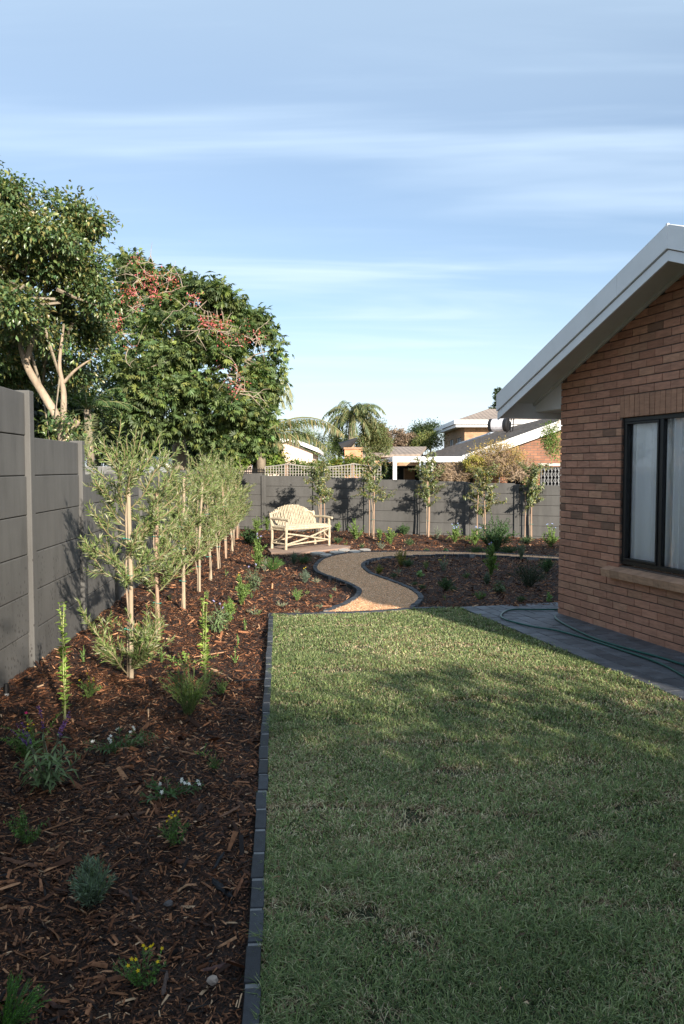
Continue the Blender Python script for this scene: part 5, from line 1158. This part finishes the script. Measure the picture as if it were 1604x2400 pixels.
palm(root, c_, 5, 2, [(.3, .3, .16), (.2, .22, .1)], 8, .4, rl=.02, trunk=([P(600, 1110, 24), P(612, 1000, 24), c_], [.13, .12, .12]), lw=.025, droopl=1.5, sp=.03, dirs=[(.95, -.2, .35, 1.3, 2.2), (.9, -.2, -.1, 1.0, 1.5), (.6, -.2, .8, 1.5, 3.0), (-.5, .3, .6, 1.2, 1.5), (.1, .8, .6, 1.2, 1.5)])
c_ = P(190, 1085, 13.5); root = empty('fern_palm', tuple(P(176, 1120, 13.5)), 'upright palm frond showing beside the end of the tall wall section', 'palm')
palm(root, c_, 6, 1.2, [(.14, .17, .08), (.2, .22, .13)], 9, .2, lw=.012, droopl=.1, sp=.02, arc=.5, dirs=[(.45, 0, .9, .75, .5), (.15, .2, .95, .9, .4), (-.3, .1, .9, .8, .6), (-.6, 0, .7, .7, .8), (.1, -.3, .9, .5, .8), (-.1, .5, .8, .8, .8)])
c_ = P(215, 905, 19); root = empty('banana_palm', tuple(P(215, 1110, 19)), 'broad-fronded palm in shade between the two big trees', 'palm')
palm(root, P(205, 960, 15.5), 12, 1.0, [(.05, .09, .03), (.08, .13, .04)], 12, .2, lw=.03, droopl=.3, sp=.035, arc=.9, trunk=([P(215, 1110, 15.5), P(205, 960, 15.5)], [.08, .07]))
# ---- distant trees
FAR = [
 ('bushy_tree', 'round dark green tree directly right of the palm', [(876,1012,28,32),(856,1036,26,24),(892,1042,26,20)], 46, 420, 26, .11, .055, [(.09, .12, .045), (.12, .15, .055), (.16, .165, .07)]),
 ('pepper_tree', 'soft light green tree behind the white rake of the cream house', [(735,1040,34,34),(712,1030,24,26),(765,1060,28,26),(700,1015,18,20)], 46, 260, 26, .15, .035, [(.15, .2, .07), (.19, .24, .10), (.12, .16, .06)]),
 ('dark_tree', 'dark tree at the far right of the skyline trees', [(990,1012,24,17),(1010,1003,16,13),(975,1024,18,14)], 62, 200, 22, .17, .08, [(.035, .06, .02), (.05, .08, .03)]),
 ('olive_tree', 'rounded yellowish green tree beside the two-storey house', [(1010,1030,30,17),(990,1040,22,12)], 55, 200, 22, .15, .06, [(.16, .18, .06), (.12, .15, .05)]),
 ('hedge', 'green hedge behind the left part of the trellis', [(680,1100,34,13),(715,1102,34,13),(745,1098,24,12)], 24, 170, 14, .12, .05, [(.07, .12, .025), (.11, .16, .035)]),
 ('hedge', 'green and yellow-tinged hedge below the brick chimney', [(805,1093,28,16),(835,1090,26,18),(780,1098,20,14)], 25, 200, 14, .12, .05, [(.07, .12, .025), (.12, .16, .035), (.2, .2, .04)]),
 ('yellow_shrub', 'yellow-green shrub against the cream gable', [(642,1075,24,18),(630,1090,20,16)], 30, 110, 14, .14, .07, [(.25, .25, .05), (.18, .22, .04)]),
 ('overhanging_tree', 'light green branch hanging beside the brick house corner in front of the neighbour gable', [(1292,1015,16,30),(1300,1050,14,26),(1285,1035,10,20)], 22, 150, 12, .07, .028, [(.10, .16, .04), (.14, .2, .05)]),
 ('garden_tree', 'dark green tree between the palm trunk and the chimney', [(795,1030,16,20),(800,1050,24,14)], 50, 90, 14, .22, .1, [(.05, .08, .025), (.08, .11, .04)]),
 ('climbing_shrub', 'green shrub in shade inside the carport', [(905,1100,16,16)], 27, 60, 12, .12, .06, [(.04, .07, .02)])]
for i, (nm, lb, lob, Y, ncl, lpc, Ln, Wd, pal) in enumerate(FAR):
    x, y = lob[0][:2]; big_tree(nm, P(x, 1105, Y), lb, lobes_px(lob, Y), ncl, lpc, Ln, Wd, pal, .3 * Y / 40, seed=30 + i, limbs=[([P(x, 1112, Y), P(x, y, Y)], [.1, .04]) if nm != 'overhanging_tree' else ([P(1345, 955, Y), P(1318, 975, Y), P(1296, 1010, Y)], [.03, .02, .008])], twigs=False, shell=.3, leafm='leaf')
# conifer
r = np.random.default_rng(6); Yc = 60; root = empty('conifer', tuple(P(1165, 1000, Yc)), 'small dark conifer tip above the tiled roofs beside the white rake', 'tree')
b = MB(); b.tube([P(1165, 1010, Yc), P(1168, 915, Yc)], [.2, .03], 6, (.1, .08, .06)); b.build('trunk', M['bark'], root)
Lf = Leaves(); o3 = np.array(root.location)
for k in range(60):
    u = (k / 60) ** .8; z = 912 + 90 * u; wd = 5 + 24 * u; sgn = r.choice([-1, 1]); n = 40; t_ = r.uniform(0, 1, n); an = r.uniform(0, 6.28); base = P(1167, z, Yc); d = np.array([math.cos(an), math.sin(an), .12]); ln = wd / 1867 * Yc * r.uniform(.6, 1.1)
    Lf.add((base - o3 + d * ln * t_[:, None] + r.normal(0, .05, (n, 3)), d + r.normal(0, .6, (n, 3)), r.normal(0, 1, (n, 3)), .22 * np.ones(n), .09 * np.ones(n), pick(r, [(.03, .055, .025), (.05, .075, .03)], n)))
Lf.build('crown', M['leaf'], root)
# bare brown trees and vines: masses of fine twigs
def twig_mass(name, label, cx, cy, rx, ry, Y, n, c, leafc, seed, nleaf=4, thick=.02, cat='tree', base=None, lsz=.07):
    r = np.random.default_rng(seed); root = empty(name, tuple(P(cx, 1108, Y)), label, cat); b = MB(); lv = Leaves(); o3 = np.array(root.location); bs = P(*base, Y) if base else P(cx, cy + ry, Y)
    sx, sz_ = rx / 1867 * Y, ry / 1867 * Y; cen = P(cx, cy, Y)
    tr = MB(); tr.tube([P(cx, 1112, Y), bs, cen], [thick * 5, thick * 4, thick * 2], 7); tr.build('trunk', M['bark'], root)
    for i in range(n):
        a = r.uniform(0, 6.28); q = r.uniform(.2, 1) ** .5; e = cen + np.array([math.cos(a) * sx * q, r.normal(0, sx * .35), math.sin(a) * sz_ * q]); s = bs * .4 + cen * .6 + (e - cen) * .25 + r.normal(0, sx * .12, 3)
        pts = [s, (s + e) / 2 + r.normal(0, sx * .12, 3), e]; pts = spline(pts, 3); b.tube(pts, list(np.linspace(thick, thick * .3, len(pts))), 4, c, cap=False)
        for _ in range(3): k = r.integers(1, len(pts)); b.tube(curve(r, pts[k], (e - s) + r.normal(0, 1, 3) * np.linalg.norm(e - s) * .8, sx * r.uniform(.15, .4), 0, .5, 3), [thick * .5, thick * .4, thick * .3, thick * .2], 3, c, cap=False)
        m = nleaf; 
        if m: lv.add((e - o3 + r.normal(0, sx * .12, (m, 3)), r.normal(0, 1, (m, 3)), r.normal(0, 1, (m, 3)), lsz * np.ones(m), lsz * .5 * np.ones(m), pick(r, leafc, m)))
    b.build('twigs', M['stem'], root); lv.build('leaves', M['leaf'], root)
BR = [(.22, .15, .07), (.28, .2, .1), (.16, .11, .06)]
for (x, y, rx, ry, lb) in [(882,1018,26,22,'grey-brown leafless treetop nearest the round dark tree'), (925,1030,34,22,'brown leafless treetop in the middle of the skyline'), (958,1036,26,18,'brown leafless treetop left of the dark skyline tree')]:
    twig_mass('bare_tree', lb, x, y, rx, ry, 56, 130, (.2, .15, .11), [(.18, .13, .09), (.24, .17, .12)], int(x), 22, .025, lsz=.16)
twig_mass('bare_shrub', 'tangled leafless vine against the neighbour wall opening under the carport fascia', 1065, 1108, 46, 26, 25.2, 150, (.3, .22, .15), BR, 3, 5, .013, 'shrub', (1060, 1128), .06)
twig_mass('bare_shrub', 'golden-leaved climbing shrub spreading over the neighbour brick gable', 1165, 1075, 62, 38, 25.0, 300, (.3, .22, .14), [(.35, .25, .08), (.4, .28, .1), (.25, .2, .06)], 4, 11, .010, 'shrub', (1190, 1120), .06)
twig_mass('bare_shrub', 'leafless branching shrub left of the silver security gate', 1222, 1105, 42, 24, 24.6, 130, (.32, .24, .17), BR, 7, 6, .012, 'shrub', (1200, 1128), .06)
twig_mass('yellow_shrub', 'yellow-leaved shrub top where the carport meets the white rake', 1112, 1085, 26, 16, 24.8, 90, (.3, .22, .12), [(.35, .3, .06), (.25, .25, .06)], 8, 12, .009, 'shrub', (1112, 1110), .07)
# ---- trees and a brick wall added unseen behind the camera to shade the foreground
def shade_tree(x, y, z, rx, rz, seed, lb):
    big_tree('garden_tree', (x, y, -.05), lb, [(np.array([x, y, z]), np.array([rx, .9, rz]))], 260, 14, .2, .1, G2, .45, seed=seed, limbs=[([np.array([x, y, -.05]), np.array([x, y, z])], [.12, .05])], twigs=False, shell=.1, leafm='leaf')
SH = [(1.6, -4.0, 3.1, 1.4, 1.3), (3.8, -4.3, 3.1, 1.4, 1.35), (6.0, -4.0, 3.0, 1.4, 1.3), (8.2, -4.4, 3.1, 1.4, 1.35), (10.4, -4.2, 3.1, 1.5, 1.3)]
for k, (x, y, z, rx, rz) in enumerate(SH): shade_tree(x, y, z, rx, rz, 70 + k, ['leafy tree at the left end of the row behind the viewpoint', 'second leafy tree of the row behind the viewpoint', 'middle leafy tree of the row behind the viewpoint', 'fourth leafy tree of the row behind the viewpoint', 'leafy tree at the right end of the row behind the viewpoint'][k])
b = MB(); b.box(-.5, 14, -5.6, -5.4, -.1, 4.15); tag(b.build('garage_wall', M['brickwall']), 'long brick garage wall standing behind the viewpoint', 'wall')
# ============================================================= LAWN GRASS AND MULCH CHIPS
def grass():
    r = np.random.default_rng(12); XS = []; 
    for (y0, y1, dens, wk) in ((1.9, 3.6, 30000, 1.0), (3.6, 5.2, 20000, 1.25), (5.2, 7.2, 12500, 1.6), (7.2, 9.9, 8000, 2.1)):
        x0, x1 = -1.0, 5.2; n = int((x1 - x0) * (y1 - y0) * dens); X = r.uniform(x0, x1, n); Y = r.uniform(y0, y1, n)
        k = inpoly(X, Y, lawn_poly) & (np.abs(X) < .46 * Y + .5); XS.append(np.stack([X[k], Y[k], np.full(k.sum(), wk)], 1))
        # ragged fringe over the paving and the edging
        n = int(700 * (y1 - y0) * (1 / wk)); u = r.uniform(0, 1, n) * 12; q = PE0 + pd * u[:, None] + np.array([-pd[1], pd[0]]) * np.abs(r.normal(0, .02, (n, 1))) * (1 if -pd[1] > 0 else -1)
        k = (q[:, 1] > y0) & (q[:, 1] < y1); XS.append(np.stack([q[k, 0], q[k, 1], np.full(k.sum(), wk)], 1))
    u = r.uniform(0, 1, 5200); q = CURB[1] + (CURB[0] - CURB[1]) * u[:, None] ** .8 + cn * (CW + r.normal(.004, .009, (5200, 1))); XS.append(np.stack([q[:, 0], q[:, 1], 1 + u], 1))
    A = np.concatenate(XS); X, Y, wk = A.T; patch = nz(X, Y, .35, 0) + .6 * nz(X, Y, 1.1, 8); hol = nz(X, Y, 2.3, 4) * .75 + nz(X, Y, 4.9, 9, 9) * .55
    jl = np.abs(((Y + .06 * nz(X, Y, .9, 3) + .1) % .92) - .3); joint = (jl < .02) & (nz(X, Y, .8, 9) > -.1); brown = np.clip((hol - .75) * 1.3, 0, 1) + .5 * (jl < .05) * (nz(X, Y, .8, 9) > -.1)
    keep = (r.uniform(0, 1, len(X)) > np.clip((hol - 1.1) * 1.2, 0, .8)) & ~(joint & (r.uniform(0, 1, len(X)) < .7)); X, Y, wk, patch, hol, brown = X[keep], Y[keep], wk[keep], patch[keep], hol[keep], brown[keep]; n = len(X); print('blades', n)
    dry = np.clip(.30 + .13 * patch + .5 * brown, .12, .85); isdry = r.uniform(0, 1, n) < dry
    gpal = np.array([(.15, .21, .075), (.19, .25, .09), (.24, .295, .115), (.105, .16, .065), (.32, .35, .18), (.085, .125, .05)]); dpal = np.array([(.5, .41, .26), (.36, .27, .17), (.62, .54, .37), (.17, .11, .07), (.26, .17, .11)])
    C = np.where(isdry[:, None], dpal[r.integers(0, 5, n)] * 1.08, gpal[r.integers(0, 6, n)] * 1.14) * r.uniform(.7, 1.3, (n, 1)) * (1 + .12 * patch)[:, None]
    tall = np.clip(1 + .3 * nz(X, Y, 1.7, 2) + .25 * nz(X, Y, 5, 6), .45, 1.8)
    h = r.uniform(.008, .029, n) * tall; a = r.uniform(0, 6.283, n); lean = r.uniform(.5, 2.2, n) * np.where(isdry, 1.5, 1); w_ = r.uniform(.0012, .0024, n) * wk
    dx_ = np.cos(a); dy_ = np.sin(a); sx, sy = -dy_, dx_; V = np.zeros((n, 5, 3)); h = np.where(isdry, h * .7, h)
    V[:, 0] = np.stack([X - sx * w_, Y - sy * w_, np.full(n, -.004)], 1); V[:, 1] = np.stack([X + sx * w_, Y + sy * w_, np.full(n, -.004)], 1)
    mx, my = X + dx_ * h * lean * .4, Y + dy_ * h * lean * .4; V[:, 2] = np.stack([mx - sx * w_ * .8, my - sy * w_ * .8, h * .65], 1); V[:, 3] = np.stack([mx + sx * w_ * .8, my + sy * w_ * .8, h * .65], 1)
    V[:, 4] = np.stack([X + dx_ * h * lean, Y + dy_ * h * lean, h * (1 - .12 * lean)], 1)
    f = np.array([(0, 1, 3), (0, 3, 2), (2, 3, 4)]); F = (f[None] + 5 * np.arange(n)[:, None, None]).reshape(-1, 3)
    tag(npobj('grass', V.reshape(-1, 3), F, np.repeat(C, 5, 0), M['grass']), 'short patchy green and straw-coloured lawn grass', 'grass', kind='stuff')
grass()
def chips():
    r = np.random.default_rng(13); A = []; lf = [G(*p) for p in [(631,1441),(705,1443),(760,1439),(850,1437.5),(963,1428),(1040,1425.5),(1079,1425)]]; lfx = [p[0] for p in lf]; lfy = [p[1] for p in lf]
    for (y0, y1, dens, k_) in ((1.9, 4.2, 11500, .75), (4.2, 6.5, 6500, .95), (6.5, 10, 3000, 1.15), (10, 15, 1300, 1.5), (15, 21.6, 650, 1.9)):
        n = int(11 * (y1 - y0) * dens); X = r.uniform(-4.2, 6.8, n); Y = r.uniform(y0, y1, n)
        k = (np.abs(X) < .46 * Y + .4) & (X > wallX(Y) + .03) & (Y < wallY(X) - .05) & ~inpoly(X, Y, path_poly)
        cx = CURB[1][0] + (Y - CURB[1][1]) * cd[0] / cd[1]; k &= ~((Y < CURB[0][1] + .05) & (X > cx - .01)) & ~((X > cx) & (Y < np.interp(X, lfx, lfy) + .05)); k &= ~((X > PE0[0]) & (Y < G(1079, 1424)[1] + .03))
        A.append(np.stack([X[k], Y[k], np.full(k.sum(), k_)], 1))
    A = np.concatenate(A); X, Y, k_ = A.T
    pl, pr = np.array(PL), np.array(PR)
    for cur in (pl, pr):
        q = resample(cur, .04); kk = np.ones(len(X), bool)
        for i in range(0, len(q)): kk &= (X - q[i, 0]) ** 2 + (Y - q[i, 1]) ** 2 > .055 ** 2
        X, Y, k_ = X[kk], Y[kk], k_[kk]
    n = len(X); print('chips', n)
    ln = np.exp(r.normal(-3.95, .6, n)) * k_ ** .8; big = r.uniform(0, 1, n) < .012; ln = np.where(big, ln * 2.2, ln); ln = np.minimum(ln, .13); wd = ln * r.uniform(.06, .32, n) ; th = np.minimum(wd * .5, .006)
    a = r.uniform(0, 6.283, n) + 0; tilt = r.normal(0, .32, n); z = mulch_z(X, Y) + r.uniform(0, .012, n) + np.abs(np.sin(tilt)) * ln * .3
    T = np.stack([np.cos(a) * np.cos(tilt), np.sin(a) * np.cos(tilt), np.sin(tilt)], 1); S0 = np.stack([-np.sin(a), np.cos(a), np.zeros(n)], 1); ro = r.normal(0, .5, n); U0 = np.cross(T, S0); S = S0 * np.cos(ro)[:, None] + U0 * np.sin(ro)[:, None]; U = np.cross(T, S)
    c_ = np.stack([X, Y, z], 1); V = np.zeros((n, 6, 3)); l2, w2 = ln[:, None] / 2, wd[:, None] / 2
    V[:, 0] = c_ - T * l2 - S * w2 * r.uniform(.2, 1, (n, 1)); V[:, 1] = c_ - T * l2 + S * w2; V[:, 2] = c_ + T * l2 + S * w2 * r.uniform(0, .8, (n, 1)); V[:, 3] = c_ + T * l2 * r.uniform(.7, 1, (n, 1)) - S * w2
    V[:, 4] = c_ - T * l2 * .6 + U * th[:, None]; V[:, 5] = c_ + T * l2 * .6 + U * th[:, None]
    f = np.array([(0, 1, 4), (1, 2, 5), (1, 5, 4), (2, 3, 5), (3, 0, 4), (3, 4, 5)]); F = (f[None] + 6 * np.arange(n)[:, None, None]).reshape(-1, 3)
    pal = np.array([(.038, .017, .010), (.075, .031, .016), (.15, .062, .03), (.25, .11, .052), (.38, .195, .10), (.5, .33, .2), (.014, .010, .010)]); pr_ = [.26, .24, .18, .13, .065, .02, .105]
    C = pal[r.choice(7, n, p=pr_)] * r.uniform(.75, 1.25, (n, 1))
    tag(npobj('mulch_chips', V.reshape(-1, 3), F, np.repeat(C, 6, 0), M['chip']), 'brown shredded bark mulch covering the planting beds', 'mulch', kind='stuff')
chips()
def litter():
    r = np.random.default_rng(31); n = 420; Y = r.uniform(2.2, 9.3, n); X = r.uniform(-1, 4.5, n); k = inpoly(X, Y, lawn_poly) & (np.abs(X) < .46 * Y + .3); X, Y = X[k], Y[k]; n = len(X)
    V, F, C = leaf_mesh(np.stack([X, Y, np.full(n, .022)], 1), np.stack([r.normal(0, 1, n), r.normal(0, 1, n), r.normal(0, .2, n)], 1), np.stack([r.normal(0, .3, n), r.normal(0, .3, n), np.ones(n)], 1), r.uniform(.015, .05, n), r.uniform(.004, .012, n), pick(r, [(.2, .11, .06), (.35, .24, .14), (.09, .05, .035), (.45, .33, .2)], n))
    tag(npobj('leaf_litter', V, F, C, M['chip']), 'scattered dry leaf and bark fragments lying on the lawn', 'leaf litter', kind='stuff')
litter()
# larger pieces of bark, each a thing
def bark_piece(x0, y0, x1, y1, wpx, c, lb, seed):
    r = random.Random(seed); a, e = G(x0, y0), G(x1, y1); Ym = (a[1] + e[1]) / 2; w_ = wpx / 1867 * Ym; zb = max(float(mulch_z(a[0], a[1])), float(mulch_z(e[0], e[1]))) + .014; b = MB(); n = 7; d = unit(e - a); s = np.array([-d[1], d[0], 0]); ring = []
    m = [a + (e - a) * k / n + s * r.uniform(-.15, .15) * w_ for k in range(n + 1)]; V = []; 
    for k, p in enumerate(m):
        ww = w_ * r.uniform(.35, .6) * (.35 if k in (0, n) else 1); 
        for sg, zz_ in ((-1, 0), (-.5, .5), (.5, .6), (1, 0)): V.append((p[0] + s[0] * ww * sg, p[1] + s[1] * ww * sg, zb + zz_ * w_ * .4 * r.uniform(.7, 1.2)))
    F = [(k * 4 + j, k * 4 + j + 1, (k + 1) * 4 + j + 1, (k + 1) * 4 + j) for k in range(n) for j in range(3)] + [(k * 4 + 3, k * 4, (k + 1) * 4, (k + 1) * 4 + 3) for k in range(n)] + [(0, 3, 2, 1), (n * 4, n * 4 + 1, n * 4 + 2, n * 4 + 3)]
    b.add(V, F, c); tag(b.build('bark_piece', M['chip']), lb, 'bark')
for q in [(455,1532,530,1520,7,(.4, .22, .12),'long orange bark strip behind the tall stem plant'), (340,1530,375,1528,4,(.3, .16, .08),'short orange bark strip right of the nearest stake'), (540,1593,620,1588,6,(.02, .02, .022),'thin black strip lying beside the lawn edging'),
          (250,1925,345,1910,13,(.10, .05, .03),'broad brown bark slab in the middle of the near bed'), (0,2015,88,2037,13,(.13, .065, .04),'thick reddish stick at the left border'), (95,1950,200,1912,6,(.2, .09, .04),'long thin orange splinter right of the leafy weed'), (415,2083,440,2065,8,(.3, .17, .09),'light chunky chip right of the grey lavender'),
          (278,2075,325,2098,10,(.10, .05, .035),'dark brown stick pointing down right of the grey lavender'), (515,1925,565,1897,8,(.17, .09, .055),'pale brown slab close to the edging, above the curled black bark'), (498,2060,545,2105,17,(.013, .014, .017),'curled black bark piece touching the edging'), (500,2040,525,2000,9,(.013, .014, .017),'short black bark stub above the curled black piece'),
          (380,2310,392,2255,11,(.09, .06, .05),'upright splintered stick right of the sprawling herb'), (470,2255,530,2240,15,(.07, .035, .03),'wide dark bark flake near the bottom of the edging'), (85,2300,135,2330,10,(.08, .035, .025),'reddish brown bark piece beside the feathery bush'), (270,1752,302,1754,8,(.35, .2, .12),'small tan chip below the white flowers'), (420,1763,460,1772,7,(.25, .13, .07),'tan splinter near the small dark herb'), (110,1998,162,1975,9,(.22, .12, .06),'pale split stick above the grey lavender'), (1190,2228,1232,2215,14,(.15, .08, .06),'reddish brown bark chip lying on the lawn')]: bark_piece(*q, int(q[0] + q[1]))
